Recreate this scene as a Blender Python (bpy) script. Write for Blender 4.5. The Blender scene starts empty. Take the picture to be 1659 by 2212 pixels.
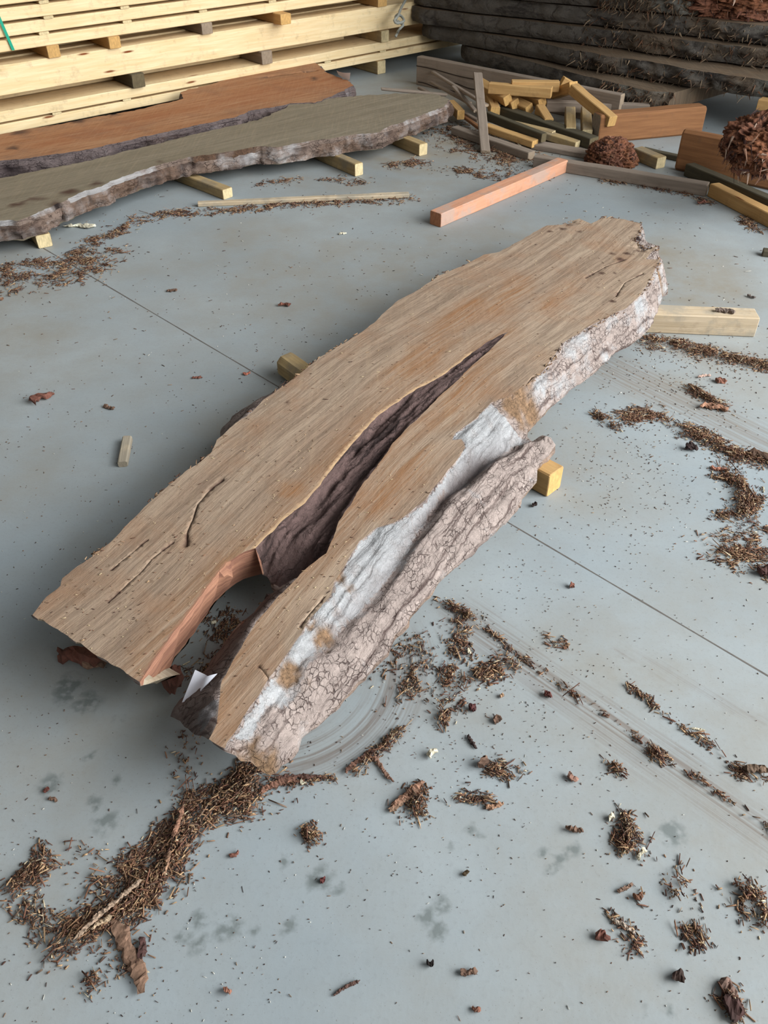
import bpy, math, random
import numpy as np
from mathutils import Vector, Matrix
from mathutils.geometry import delaunay_2d_cdt
random.seed(7); rng = np.random.default_rng(7)
S = bpy.context.scene; COL = S.collection

# ------------------------------------------------------------------ camera
FPX, W, H, CH = 1800.0, 1659, 2212, 1.55
TH = math.atan((1106 + 420) / FPX)
cd = bpy.data.cameras.new('camera'); cam = bpy.data.objects.new('camera', cd); COL.objects.link(cam)
cam.location = (0, 0, CH); cam.rotation_euler = (math.pi / 2 - TH, 0, 0)
cd.sensor_fit = 'VERTICAL'; cd.sensor_height = 24; cd.lens = FPX / H * 24; cd.clip_start = .02
S.camera = cam

# ------------------------------------------------------------------ light: an open hall, daylight through the open side on the right
S.view_settings.view_transform = 'Standard'; S.view_settings.look = 'None'
S.view_settings.gamma = 1; S.view_settings.exposure = 0.08
wd = bpy.data.worlds.new('hall_daylight'); S.world = wd; wd.use_nodes = True
nt = wd.node_tree; nt.nodes.clear(); L_ = nt.links.new
tc = nt.nodes.new('ShaderNodeTexCoord')
def wdot(vec, lo, hi):
    v = Vector(vec).normalized()
    d = nt.nodes.new('ShaderNodeVectorMath'); d.operation = 'DOT_PRODUCT'
    L_(tc.outputs['Generated'], d.inputs[0]); d.inputs[1].default_value = v
    m = nt.nodes.new('ShaderNodeMapRange'); m.interpolation_type = 'SMOOTHSTEP'
    m.inputs['From Min'].default_value = lo; m.inputs['From Max'].default_value = hi
    L_(d.outputs['Value'], m.inputs['Value']); return m.outputs['Result']
def wcol(fac, col, strength):
    b = nt.nodes.new('ShaderNodeVectorMath'); b.operation = 'SCALE'
    b.inputs[0].default_value = [c * strength for c in col]; L_(fac, b.inputs['Scale']); return b.outputs['Vector']
def wadd(a, b):
    n = nt.nodes.new('ShaderNodeVectorMath'); n.operation = 'ADD'; L_(a, n.inputs[0]); L_(b, n.inputs[1]); return n.outputs['Vector']
WORLD_OPEN = 5.6; WORLD_FRONT = .25; WORLD_AMB = .065
tot = wadd(wcol(wdot((1, -.28, .56), .79, .98), (.93, .98, 1.0), WORLD_OPEN),
           wcol(wdot((-.1, -.9, .75), .15, .95), (.92, .99, 1.0), WORLD_FRONT))
base = nt.nodes.new('ShaderNodeVectorMath'); base.operation = 'ADD'; L_(tot, base.inputs[0])
base.inputs[1].default_value = (WORLD_AMB * 1.0, WORLD_AMB * 1.0, WORLD_AMB * 1.0)
bg = nt.nodes.new('ShaderNodeBackground'); L_(base.outputs['Vector'], bg.inputs['Color'])
wo = nt.nodes.new('ShaderNodeOutputWorld'); L_(bg.outputs[0], wo.inputs['Surface'])

# the wide open bay of the hall on the right
al = bpy.data.lights.new('open_bay', 'AREA'); al.shape = 'RECTANGLE'; al.size = 3.4; al.size_y = 2.2; al.energy = 270; al.color = (.93, .98, 1.0)
lo_ = bpy.data.objects.new('open_bay', al); COL.objects.link(lo_); lo_.location = (3.7, .9, 2.1)
lo_.rotation_euler = (Vector((3.7, .9, 2.1)) - Vector((0, 2.0, .1))).to_track_quat('Z', 'Y').to_euler()

# ------------------------------------------------------------------ measuring helpers (photo pixel + height -> place in the yard)
_F = np.array([0, math.cos(TH), -math.sin(TH)]); _U = np.array([0, math.sin(TH), math.cos(TH)]); _R = np.array([1., 0, 0])
def P(x, y, z=0.):
    d = _F * FPX + _R * (x - 829.5) + _U * (1106 - y)
    return np.array([0, 0, CH]) + d * ((z - CH) / d[2])
def PL(pts, z=0.):
    return np.array([P(p[0], p[1], p[2] if len(p) > 2 else z) for p in pts])

# ------------------------------------------------------------------ numpy noise
def _h(ix, iy, iz):
    n = (ix * 374761393 + iy * 668265263 + iz * 1274126177) & 0xffffffff
    n = ((n ^ (n >> 13)) * 1274126177) & 0xffffffff
    return ((n ^ (n >> 16)) & 0xffff) / 65535.0
def vn(p):
    p = np.asarray(p, float); i = np.floor(p).astype(np.int64); f = p - i; f = f * f * (3 - 2 * f)
    r = 0
    for a in (0, 1):
        for b in (0, 1):
            for c in (0, 1):
                w = (f[:, 0] if a else 1 - f[:, 0]) * (f[:, 1] if b else 1 - f[:, 1]) * (f[:, 2] if c else 1 - f[:, 2])
                r = r + w * _h(i[:, 0] + a, i[:, 1] + b, i[:, 2] + c)
    return r * 2 - 1
def fbm(p, sc=1., oct=4, seed=0):
    p = np.asarray(p, float) * sc + seed * 17.3 + 1000; r = 0; a = .5
    for o in range(oct):
        r = r + a * vn(p); p = p * 2.03 + 5.1; a *= .5
    return r
def p3(x, y, z=0.):
    x = np.asarray(x, float); return np.stack([x, np.broadcast_to(y, x.shape), np.broadcast_to(z, x.shape)], 1)
def segdist(pts, poly, closed=False):
    """distance to polyline and index of the nearest segment, plus fraction"""
    pts = np.asarray(pts)[:, :2]; q = np.asarray(poly)[:, :2]
    if closed: q = np.vstack([q, q[:1]])
    best = np.full(len(pts), 1e9); bi = np.zeros(len(pts), int); bt = np.zeros(len(pts))
    for k in range(len(q) - 1):
        a, b = q[k], q[k + 1]; ab = b - a; L = max(ab @ ab, 1e-12)
        t = np.clip(((pts - a) @ ab) / L, 0, 1); d = np.hypot(*(pts - (a + t[:, None] * ab)).T)
        m = d < best; best[m] = d[m]; bi[m] = k; bt[m] = t[m]
    return best, bi, bt
def pip(pts, poly):
    x, y = pts[:, 0], pts[:, 1]; q = np.asarray(poly)[:, :2]; ins = np.zeros(len(pts), bool); n = len(q)
    for k in range(n):
        x1, y1 = q[k]; x2, y2 = q[(k + 1) % n]
        if y1 == y2: continue
        c = ((y1 > y) != (y2 > y)) & (x < (x2 - x1) * (y - y1) / (y2 - y1) + x1); ins ^= c
    return ins
def smooth01(x): x = np.clip(x, 0, 1); return x * x * (3 - 2 * x)

# ------------------------------------------------------------------ node helper
class NT:
    def __init__(s, name):
        s.m = bpy.data.materials.new(name); s.m.use_nodes = True; s.t = s.m.node_tree; s.t.nodes.clear()
        s.o = s.n('ShaderNodeOutputMaterial'); s.b = s.n('ShaderNodeBsdfPrincipled'); s.l(s.b.outputs[0], s.o.inputs[0])
        s.b.inputs['Specular IOR Level'].default_value = .25; s.b.inputs['Roughness'].default_value = .85
    def n(s, t): return s.t.nodes.new(t)
    def l(s, a, b): s.t.links.new(a, b)
    def put(s, sock, v):
        if isinstance(v, bpy.types.NodeSocket): s.l(v, sock)
        else:
            if hasattr(sock, 'default_value') and not isinstance(sock.default_value, float) and len(sock.default_value) == 4 and len(v) == 3: v = (*v, 1)
            sock.default_value = v
    def tc(s, o='Object'): return s.n('ShaderNodeTexCoord').outputs[o]
    def attr(s, name, o='Fac'):
        a = s.n('ShaderNodeAttribute'); a.attribute_name = name; return a.outputs[o]
    def map(s, v, sc=(1, 1, 1), loc=(0, 0, 0), rot=(0, 0, 0)):
        m = s.n('ShaderNodeMapping'); s.l(v, m.inputs[0]); m.inputs['Scale'].default_value = sc
        m.inputs['Location'].default_value = loc; m.inputs['Rotation'].default_value = rot; return m.outputs[0]
    def noise(s, v, sc=5, det=4, ro=.55, dist=0., o='Fac'):
        m = s.n('ShaderNodeTexNoise'); s.l(v, m.inputs['Vector']); m.inputs['Scale'].default_value = sc
        m.inputs['Detail'].default_value = det; m.inputs['Roughness'].default_value = ro; m.inputs['Distortion'].default_value = dist
        return m.outputs[o]
    def vor(s, v, sc=5, feat='DISTANCE_TO_EDGE', o='Distance', rnd=1.):
        m = s.n('ShaderNodeTexVoronoi'); m.feature = feat; s.l(v, m.inputs['Vector']); m.inputs['Scale'].default_value = sc
        m.inputs['Randomness'].default_value = rnd; return m.outputs[o]
    def ramp(s, f, *st):
        m = s.n('ShaderNodeValToRGB'); s.l(f, m.inputs[0]); e = m.color_ramp.elements
        while len(e) < len(st): e.new(.5)
        for k, (p, c) in enumerate(st):
            e[k].position = p; e[k].color = (c, c, c, 1) if isinstance(c, (int, float)) else (*c, 1)
        return m.outputs[0]
    def mix(s, f, a, b, bl='MIX'):
        m = s.n('ShaderNodeMix'); m.data_type = 'RGBA'; m.blend_type = bl; s.put(m.inputs[0], f); s.put(m.inputs[6], a); s.put(m.inputs[7], b); return m.outputs[2]
    def ma(s, op, a, b=0., c=None, clamp=False):
        m = s.n('ShaderNodeMath'); m.operation = op; m.use_clamp = clamp; s.put(m.inputs[0], a); s.put(m.inputs[1], b)
        if c is not None: s.put(m.inputs[2], c)
        return m.outputs[0]
    def warp(s, v, sc, amt):
        n = s.noise(v, sc, 3, .5, o='Color')
        a = s.n('ShaderNodeVectorMath'); a.operation = 'SUBTRACT'; s.l(n, a.inputs[0]); a.inputs[1].default_value = (.5, .5, .5)
        b = s.n('ShaderNodeVectorMath'); b.operation = 'SCALE'; s.l(a.outputs[0], b.inputs[0]); b.inputs['Scale'].default_value = amt
        c = s.n('ShaderNodeVectorMath'); c.operation = 'ADD'; s.l(v, c.inputs[0]); s.l(b.outputs[0], c.inputs[1]); return c.outputs[0]
    def off(s, v, r, k=50.):
        """shift a coordinate by the per-object random number"""
        b = s.n('ShaderNodeCombineXYZ'); q = s.ma('MULTIPLY', r, k)
        for i in range(3): s.l(q, b.inputs[i])
        c = s.n('ShaderNodeVectorMath'); c.operation = 'ADD'; s.l(v, c.inputs[0]); s.l(b.outputs[0], c.inputs[1]); return c.outputs[0]
    def rand(s): return s.n('ShaderNodeObjectInfo').outputs['Random']
    def done(s, col, h=None, dist=.01, strg=.6, ro=None, h2=None, d2=.002):
        s.put(s.b.inputs['Base Color'], col)
        if ro is not None: s.put(s.b.inputs['Roughness'], ro)
        if h is not None:
            b = s.n('ShaderNodeBump'); b.inputs['Strength'].default_value = strg; b.inputs['Distance'].default_value = dist; s.l(h, b.inputs['Height'])
            if h2 is not None:
                b2 = s.n('ShaderNodeBump'); b2.inputs['Strength'].default_value = strg; b2.inputs['Distance'].default_value = d2; s.l(h2, b2.inputs['Height'])
                s.l(b.outputs[0], b2.inputs['Normal']); b = b2
            s.l(b.outputs[0], s.b.inputs['Normal'])
        return s.m
def srgb(r, g, b): return tuple(((c / 255) / 12.92 if c / 255 < .04045 else ((c / 255 + .055) / 1.055) ** 2.4) for c in (r, g, b))

# ------------------------------------------------------------------ materials
def mat_timber(name, a, b, end, grey=None, greyamt=0., knots=True, var=.25):
    t = NT(name); r = t.rand(); v = t.off(t.tc('Object'), r)
    w = t.warp(v, 3, .02)
    g = t.noise(t.map(w, (1.2, 22, 22)), 3, 5, .6)
    f = t.noise(t.map(v, (4, 160, 160)), 2, 3, .6)
    c = t.mix(t.ramp(g, (.3, 0), (.72, 1)), a, b)
    c = t.mix(t.ma('MULTIPLY', t.ramp(f, (.35, 0), (.7, 1)), .25), c, tuple(x * .62 for x in a))
    if knots:
        k = t.vor(t.map(w, (1.6, 9, 9)), 1.3, 'F1'); kk = t.ramp(k, (.045, 1), (.1, .0))
        c = t.mix(kk, c, srgb(120, 62, 28))
    if grey:
        gm = t.noise(v, 7, 5, .65); c = t.mix(t.ramp(gm, (.5 - greyamt, 0), (.62 - greyamt * .6, 1)), c, grey)
    nx = t.n('ShaderNodeSeparateXYZ'); t.l(t.tc('Normal'), nx.inputs[0])
    e = t.ramp(t.ma('ABSOLUTE', nx.outputs[0]), (.72, 0), (.9, 1))
    rings = t.noise(t.map(v, (0.1, 60, 25)), 2, 3, .5)
    ec = t.mix(t.ramp(rings, (.35, 0), (.65, 1)), end, tuple(x * .72 for x in end))
    c = t.mix(e, c, ec)
    c = t.mix(t.ma('MULTIPLY', r, var), c, tuple(x * .62 for x in a))
    d = t.noise(t.tc('Object'), 14, 6, .7); c = t.mix(t.ma('MULTIPLY', t.ramp(d, (.55, 0), (.75, 1)), .35), c, srgb(95, 75, 58))
    return t.done(c, f, .002, .5)
M_PINE = mat_timber('fresh_pine', srgb(238, 214, 172), srgb(220, 188, 138), srgb(214, 182, 132), var=.06)
M_GOLD = mat_timber('golden_pine', srgb(200, 160, 106), srgb(172, 130, 80), srgb(214, 168, 104), var=.3)
M_BEAR = mat_timber('bearer_pine', srgb(186, 160, 116), srgb(150, 122, 82), srgb(222, 200, 156), grey=srgb(140, 124, 100), greyamt=.02, var=.25)
M_GREYW = mat_timber('weathered_grey_timber', srgb(150, 134, 120), srgb(118, 104, 92), srgb(160, 140, 118), knots=False, var=.35)
M_PALEW = mat_timber('pale_weathered_timber', srgb(200, 180, 154), srgb(176, 154, 124), srgb(170, 156, 136), grey=srgb(160, 148, 130), greyamt=.05, var=.1)
M_PINK = mat_timber('salmon_timber', srgb(208, 154, 124), srgb(190, 132, 102), srgb(176, 118, 84), grey=srgb(176, 146, 130), greyamt=.0, knots=False, var=.05)
M_BROWN = mat_timber('brown_timber', srgb(150, 104, 68), srgb(118, 78, 50), srgb(150, 140, 128), knots=False, var=.25)
M_DARKW = mat_timber('dark_olive_timber', srgb(88, 80, 62), srgb(62, 56, 46), srgb(110, 96, 70), knots=False, var=.3)

def mat_floor():
    t = NT('polished_concrete'); v = t.tc('Object')
    n1 = t.noise(v, .9, 5, .6); n2 = t.noise(v, 5, 6, .7); n3 = t.noise(v, 90, 3, .6)
    c = t.mix(t.ramp(n1, (.32, 0), (.68, 1)), srgb(136, 144, 148), srgb(158, 164, 166))
    c = t.mix(t.ma('MULTIPLY', t.ramp(n2, (.42, 0), (.75, 1)), .4), c, srgb(138, 140, 138))
    c = t.mix(t.ma('MULTIPLY', t.ramp(n3, (.55, 0), (.75, 1)), .25), c, srgb(118, 122, 124))
    c = t.mix(t.ma('MULTIPLY', t.ramp(t.noise(v, 260, 2, .5), (.68, 0), (.73, 1)), .55), c, srgb(92, 84, 78))
    # brownish film where the attribute says, powder round the heap
    film = t.attr('film'); c = t.mix(t.ma('MULTIPLY', film, t.ramp(n2, (.3, .35), (.7, 1))), c, srgb(138, 126, 108))
    dn = t.noise(v, 120, 6, .85); dust = t.attr('dust')
    dm = t.ramp(t.ma('ADD', t.ma('MULTIPLY', dust, 1.15), t.ma('MULTIPLY', dn, 1.5)), (1.0, 0), (1.5, 1))
    c = t.mix(t.ma('MULTIPLY', dm, .6), c, t.mix(n3, srgb(104, 82, 70), srgb(138, 114, 98)))
    wet = t.attr('wet'); c = t.mix(t.ma('MULTIPLY', t.ramp(t.ma('MULTIPLY', wet, t.ramp(t.noise(v, 45, 3, .5), (.38, .2), (.6, 1.))), (.10, 0), (.7, 1)), .75), c, srgb(98, 104, 102))
    # drag streaks, long and thin, along the drag direction
    for nm, ang, k in (('drag', DRAG_A, srgb(112, 98, 88)), ('drag2', DRAG_B, srgb(120, 106, 94))):
        s = t.noise(t.map(v, (1.2, 130, 1), rot=(0, 0, -ang)), 1, 4, .7)
        # mapping rotates after scaling, so rotate first
        r1 = t.map(v, rot=(0, 0, -ang)); s = t.noise(t.map(r1, (.8, 95, 1)), 1, 5, .75)
        c = t.mix(t.ma('MULTIPLY', t.attr(nm), t.ramp(s, (.42, 0), (.6, .8))), c, k)
    # swept arcs round the slab end
    cc = t.n('ShaderNodeVectorMath'); cc.operation = 'DISTANCE'; t.l(v, cc.inputs[0]); cc.inputs[1].default_value = tuple(ARC_C)
    cb = t.n('ShaderNodeCombineXYZ'); t.l(t.ma('MULTIPLY', cc.outputs['Value'], 85), cb.inputs[0]); t.l(t.ma('MULTIPLY', n1, 3), cb.inputs[1])
    an = t.noise(cb.outputs[0], 1, 4, .7); c = t.mix(t.ma('MULTIPLY', t.attr('arc'), t.ramp(an, (.42, 0), (.62, .8))), c, srgb(108, 96, 88))
    # saw-cut joint
    jn = t.attr('joint'); c = t.mix(t.ma('MULTIPLY', t.ramp(jn, (.25, 0), (.8, 1)), .75), c, srgb(66, 60, 56))
    return t.done(c, n3, .001, .35, ro=.55)
DRAG_A = math.atan2(*(P(1659, 1790) - P(930, 1290))[[1, 0]]); DRAG_B = math.atan2(*(P(1659, 960) - P(1400, 830))[[1, 0]])
ARC_C = P(590, 1440)

def mat_sawn(name, cols, orange, rough=.8):
    """sawn face of a slab: attribute gc = (along, across, height) follows the grain"""
    t = NT(name); g = t.attr('gc', 'Vector'); ob = t.tc('Object')
    w = t.warp(g, 2.2, .05)
    big = t.noise(t.map(w, (.9, 7, 1)), 1.6, 5, .6); mid = t.noise(t.map(w, (1.8, 34, 1)), 2, 6, .72)
    fine = t.noise(t.map(g, (14, 190, 1)), 2, 4, .7)
    c = t.mix(t.ramp(big, (.33, 0), (.66, 1)), cols[0], cols[1])
    c = t.mix(t.ma('MULTIPLY', t.ramp(mid, (.44, 0), (.62, 1)), .7), c, cols[2])
    pat = t.noise(w, 4.5, 6, .65)
    c = t.mix(t.ma('MULTIPLY', t.ramp(pat, (.5, 0), (.68, 1)), .55), c, cols[3])
    h = t.attr('heart'); c = t.mix(t.ma('MULTIPLY', h, t.ramp(mid, (.35, .1), (.65, .8))), c, orange)
    c = t.mix(t.ma('MULTIPLY', t.ramp(fine, (.52, 0), (.72, 1)), .38), c, tuple(x * .45 for x in cols[2]))
    saw = t.noise(t.map(ob, (90, 4, 1), rot=(0, 0, .25)), 1, 3, .6)
    c = t.mix(t.ma('MULTIPLY', t.ramp(saw, (.5, 0), (.7, 1)), .08), c, srgb(205, 178, 142))
    sp = t.noise(ob, 42, 4, .75); c = t.mix(t.ma('MULTIPLY', t.ramp(sp, (.62, 0), (.7, 1)), .5), c, srgb(92, 66, 46))
    c = t.mix(t.attr('rim'), c, srgb(206, 170, 132)); c = t.mix(t.attr('stain'), c, srgb(74, 52, 42)); c = t.mix(t.attr('pink'), c, t.mix(t.ramp(mid, (.35, 0), (.65, 1)), srgb(112, 74, 62), srgb(172, 124, 98)))
    return t.done(c, mid, .004, .5, ro=rough, h2=t.ma('ADD', fine, sp), d2=.002)
def mat_bark(name, pale, bark, dark, crumb, cracksc=(42, 62), grooves=(2.2, 60), crk=1., relief=.016):
    t = NT(name); g = t.attr('gc', 'Vector'); ob = t.tc('Object')
    w = t.warp(t.warp(g, 7, .05), 40, .012); w2 = t.warp(t.warp(g, 14, .03), 70, .010)
    lng = t.noise(t.map(w, (grooves[0], grooves[1], 1)), 1, 7, .72)
    fn = t.noise(ob, 70, 5, .75); bg_ = t.noise(ob, 8, 5, .65); brk = t.noise(ob, 22, 3, .6)
    plate = t.vor(t.map(w2, (cracksc[0], cracksc[1], 1)), 1.0)
    bc = t.mix(t.ramp(bg_, (.35, 0), (.65, 1)), bark, tuple(min(1, x * 1.3) for x in bark))
    bc = t.mix(t.ma('MULTIPLY', t.ramp(fn, (.42, 0), (.7, 1)), .45), bc, tuple(x * .55 for x in bark))
    ck = t.ma('MULTIPLY', t.ramp(plate, (.01, 1), (.07, 0)), t.ramp(brk, (.42, 0), (.58, crk)))
    bc = t.mix(t.ma('MULTIPLY', ck, .85), bc, dark)
    lw = t.ramp(lng, (.385, 1), (.48, 0)); bc = t.mix(t.ma('MULTIPLY', lw, .8), bc, dark)
    pc = t.mix(t.ramp(lng, (.34, 0), (.60, 1)), tuple(x * .58 for x in pale), pale)
    pc = t.mix(t.ma('MULTIPLY', t.ramp(brk, (.5, 0), (.75, 1)), .35), pc, bark)
    pc = t.mix(t.ma('MULTIPLY', t.ramp(lng, (.33, 1), (.42, 0)), .8), pc, srgb(78, 70, 68))
    pm = t.attr('pale'); pm = t.ramp(t.ma('ADD', pm, t.ma('MULTIPLY', t.ma('SUBTRACT', bg_, .5), 1.6)), (.38, 0), (.66, 1))
    c = t.mix(pm, bc, pc)
    cr = t.attr('crumb'); crn = t.ramp(fn, (.35, 0), (.7, 1))
    c = t.mix(cr, c, t.mix(crn, tuple(x * .35 for x in crumb), crumb))
    c = t.mix(t.ma('MULTIPLY', t.attr('deep'), .85), c, dark); c = t.mix(t.attr('stain'), c, tuple(x * .6 for x in dark))
    h = t.ma('SUBTRACT', t.ma('MULTIPLY', lng, .9), t.ma('MULTIPLY', ck, t.ma('SUBTRACT', .35, t.ma('MULTIPLY', pm, .25))))
    return t.done(c, h, relief, .85, h2=fn, d2=.006)
TANS = (srgb(170, 149, 128), srgb(150, 126, 106), srgb(116, 96, 80), srgb(146, 108, 80))
M_SAWN = mat_sawn('sawn_oak_face', TANS, srgb(146, 100, 62))
M_BARKP = mat_bark('pale_fissured_bark', srgb(180, 178, 178), srgb(158, 142, 134), srgb(66, 46, 42), srgb(160, 126, 96), (58, 84), (2.4, 56))
M_INCL = mat_bark('dark_ingrown_bark', srgb(150, 140, 140), srgb(96, 76, 72), srgb(26, 15, 14), srgb(120, 90, 70), (9, 40), (2.6, 34), .35, .03)
M_CUT = mat_sawn('pale_cut_end', (srgb(186, 172, 152), srgb(168, 152, 130), srgb(140, 124, 104), srgb(160, 136, 108)), srgb(150, 116, 80))
M_SAWNG = mat_sawn('greyish_sawn_face', (srgb(138, 126, 108), srgb(124, 112, 94), srgb(106, 96, 80), srgb(120, 110, 92)), srgb(120, 100, 80))
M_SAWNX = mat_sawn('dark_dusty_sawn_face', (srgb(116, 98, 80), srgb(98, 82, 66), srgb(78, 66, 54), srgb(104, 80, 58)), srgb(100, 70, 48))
M_SAWNR = mat_sawn('russet_sawn_face', (srgb(166, 126, 94), srgb(154, 106, 72), srgb(128, 82, 54), srgb(120, 90, 72)), srgb(144, 88, 56))
M_BARKG = mat_bark('grey_bark', srgb(190, 184, 182), srgb(140, 120, 108), srgb(52, 38, 36), srgb(120, 90, 70))
M_BARKD = mat_bark('purple_grey_bark', srgb(150, 142, 142), srgb(112, 98, 96), srgb(50, 38, 40), srgb(100, 74, 62))
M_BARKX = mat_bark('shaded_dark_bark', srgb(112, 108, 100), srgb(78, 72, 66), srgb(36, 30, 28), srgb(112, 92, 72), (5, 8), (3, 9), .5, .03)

def mat_chips(name):
    t = NT(name); c = t.attr('col', 'Color'); n = t.noise(t.tc('Object'), 160, 3, .6)
    return t.done(t.mix(t.ramp(n, (.35, .35), (.65, 0)), c, (.03, .02, .015)), n, .002, .5)
M_CHIP = mat_chips('bark_and_wood_crumbs')
def mat_plain(name, col, ro=.7, n=.2):
    t = NT(name); k = t.noise(t.tc('Object'), 25, 4, .6); return t.done(t.mix(t.ma('MULTIPLY', k, n), col, tuple(x * .4 for x in col)), k, .001, .3, ro=ro)
M_PAPER = mat_plain('white_paper', srgb(226, 224, 232), .6, .08)
M_CRK = mat_plain('dark_crack', srgb(46, 36, 30), .9, .2)
M_ROPE = mat_plain('grey_rope', srgb(158, 158, 150), .9, .4)
M_STRAP = mat_plain('green_strap', srgb(20, 150, 120), .4, .1)

# ------------------------------------------------------------------ object helpers
def tag(o, label=None, cat=None, group=None, kind=None):
    if label: o['label'] = label
    if cat: o['category'] = cat
    if group: o['group'] = group
    if kind: o['kind'] = kind
    return o
def mesh_obj(name, V, F, mat, parent=None, smooth=False, attrs=None, loc=None, mats=None, midx=None):
    me = bpy.data.meshes.new(name); V = np.asarray(V, float)
    if loc is not None: V = V - np.asarray(loc)
    me.from_pydata(V.tolist(), [], [list(map(int, f)) for f in F]); me.update()
    for m in (mats or [mat]): me.materials.append(m)
    if midx is not None: me.polygons.foreach_set('material_index', np.asarray(midx, np.int32))
    me.polygons.foreach_set('use_smooth', np.full(len(me.polygons), smooth))
    for k, a in (attrs or {}).items():
        a = np.asarray(a, np.float32)
        if a.ndim == 1: at = me.attributes.new(k, 'FLOAT', 'POINT'); at.data.foreach_set('value', a)
        elif a.shape[1] == 3: at = me.attributes.new(k, 'FLOAT_VECTOR', 'POINT'); at.data.foreach_set('vector', a.ravel())
        else: at = me.attributes.new(k, 'FLOAT_COLOR', 'POINT'); at.data.foreach_set('color', a.ravel())
    o = bpy.data.objects.new(name, me); COL.objects.link(o)
    if loc is not None: o.location = loc
    if parent: o.parent = parent
    return o
def empty(name, loc): 
    o = bpy.data.objects.new(name, None); COL.objects.link(o); o.location = loc; o.empty_display_size = .05; return o

def box_mesh(L, w, h, bev=.004, n=24, rough=.0015, seed=0, bow=0., jag=0., taper=0.):
    """sawn timber: rounded-edge section lofted along x, with slight waviness; ends may be jagged"""
    b = min(bev, w * .3, h * .3)
    sec = []
    def side(p, q, k):
        for i in range(k): sec.append((p[0] + (q[0] - p[0]) * i / k, p[1] + (q[1] - p[1]) * i / k))
    c = [(-w/2 + b, 0), (w/2 - b, 0), (w/2, b), (w/2, h - b), (w/2 - b, h), (-w/2 + b, h), (-w/2, h - b), (-w/2, b)]
    for i in range(8): side(c[i], c[(i + 1) % 8], 3 if i % 2 == 0 else 1)
    sec = np.array(sec); m = len(sec)
    xs = np.concatenate([[0, b * .6], np.linspace(b * 1.5, L - b * 1.5, n), [L - b * .6, L]]) - L / 2
    V = []
    for i, x in enumerate(xs):
        k = 1 - (.05 if i in (0, len(xs) - 1) else 0); tp = 1 - taper * (x / L + .5)
        yy = sec[:, 0] * k * tp; zz = (sec[:, 1] - h / 2) * k * tp + h / 2
        V.append(np.stack([np.full(m, x), yy, zz + bow * (1 - (2 * x / L) ** 2)], 1))
    V = np.vstack(V)
    nn = fbm(V * [6, 20, 20], 1, 3, seed); n2 = fbm(V * [6, 20, 20], 1, 3, seed + 9)
    V[:, 1] += nn * rough * 2; V[:, 2] += n2 * rough * 2 * (V[:, 2] > h * .3)
    if jag:
        for i in (0, 1):
            sl = slice(i * m, (i + 1) * m); V[sl, 0] += jag * fbm(V[sl] * 60, 1, 2, seed)
        for i in (len(xs) - 2, len(xs) - 1):
            sl = slice(i * m, (i + 1) * m); V[sl, 0] += jag * fbm(V[sl] * 60, 1, 2, seed + 3)
    F = []
    for i in range(len(xs) - 1):
        for j in range(m):
            F.append((i * m + j, i * m + (j + 1) % m, (i + 1) * m + (j + 1) % m, (i + 1) * m + j))
    F.append(tuple(range(m - 1, -1, -1))); F.append(tuple((len(xs) - 1) * m + j for j in range(m)))
    F = [f[::-1] for f in F]
    return V, F
def frame(A, B, side=1, roll=0.):
    A, B = np.array(A, float), np.array(B, float); d = B - A; L = np.linalg.norm(d); d /= L
    n = np.array([-d[1], d[0], 0]); n /= np.linalg.norm(n)
    if n[:2] @ ((A + B) / 2)[:2] < 0: n = -n
    n *= side; u = np.cross(d, n); 
    if u[2] < 0: u = -u
    if roll:
        c, s = math.cos(roll), math.sin(roll); n, u = n * c + u * s, u * c - n * s
    return A, B, L, d, n, u
SEED = [0]
def beam(name, label, A, B, w, h, mat, cat, group=None, side=1, roll=0., lift=0., **kw):
    """piece of timber whose near bottom edge runs from A to B, width w going away from the viewer side, height h"""
    A, B, L, d, n, u = frame(A, B, side, roll); SEED[0] += 1
    ctr = (A + B) / 2 + n * w / 2 + np.array([0, 0, lift])
    V, F = box_mesh(L, w, h, n=max(8, int(L / .05)), seed=SEED[0], **kw)
    if np.dot(np.cross(d, n), u) < 0: V[:, 1] *= -1; n = -n; F = [f[::-1] for f in F]
    o = mesh_obj(name, V, F, mat, smooth=False)
    o.matrix_world = Matrix(((d[0], n[0], u[0], ctr[0]), (d[1], n[1], u[1], ctr[1]), (d[2], n[2], u[2], ctr[2]), (0, 0, 0, 1)))
    return tag(o, label, cat, group)

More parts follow.
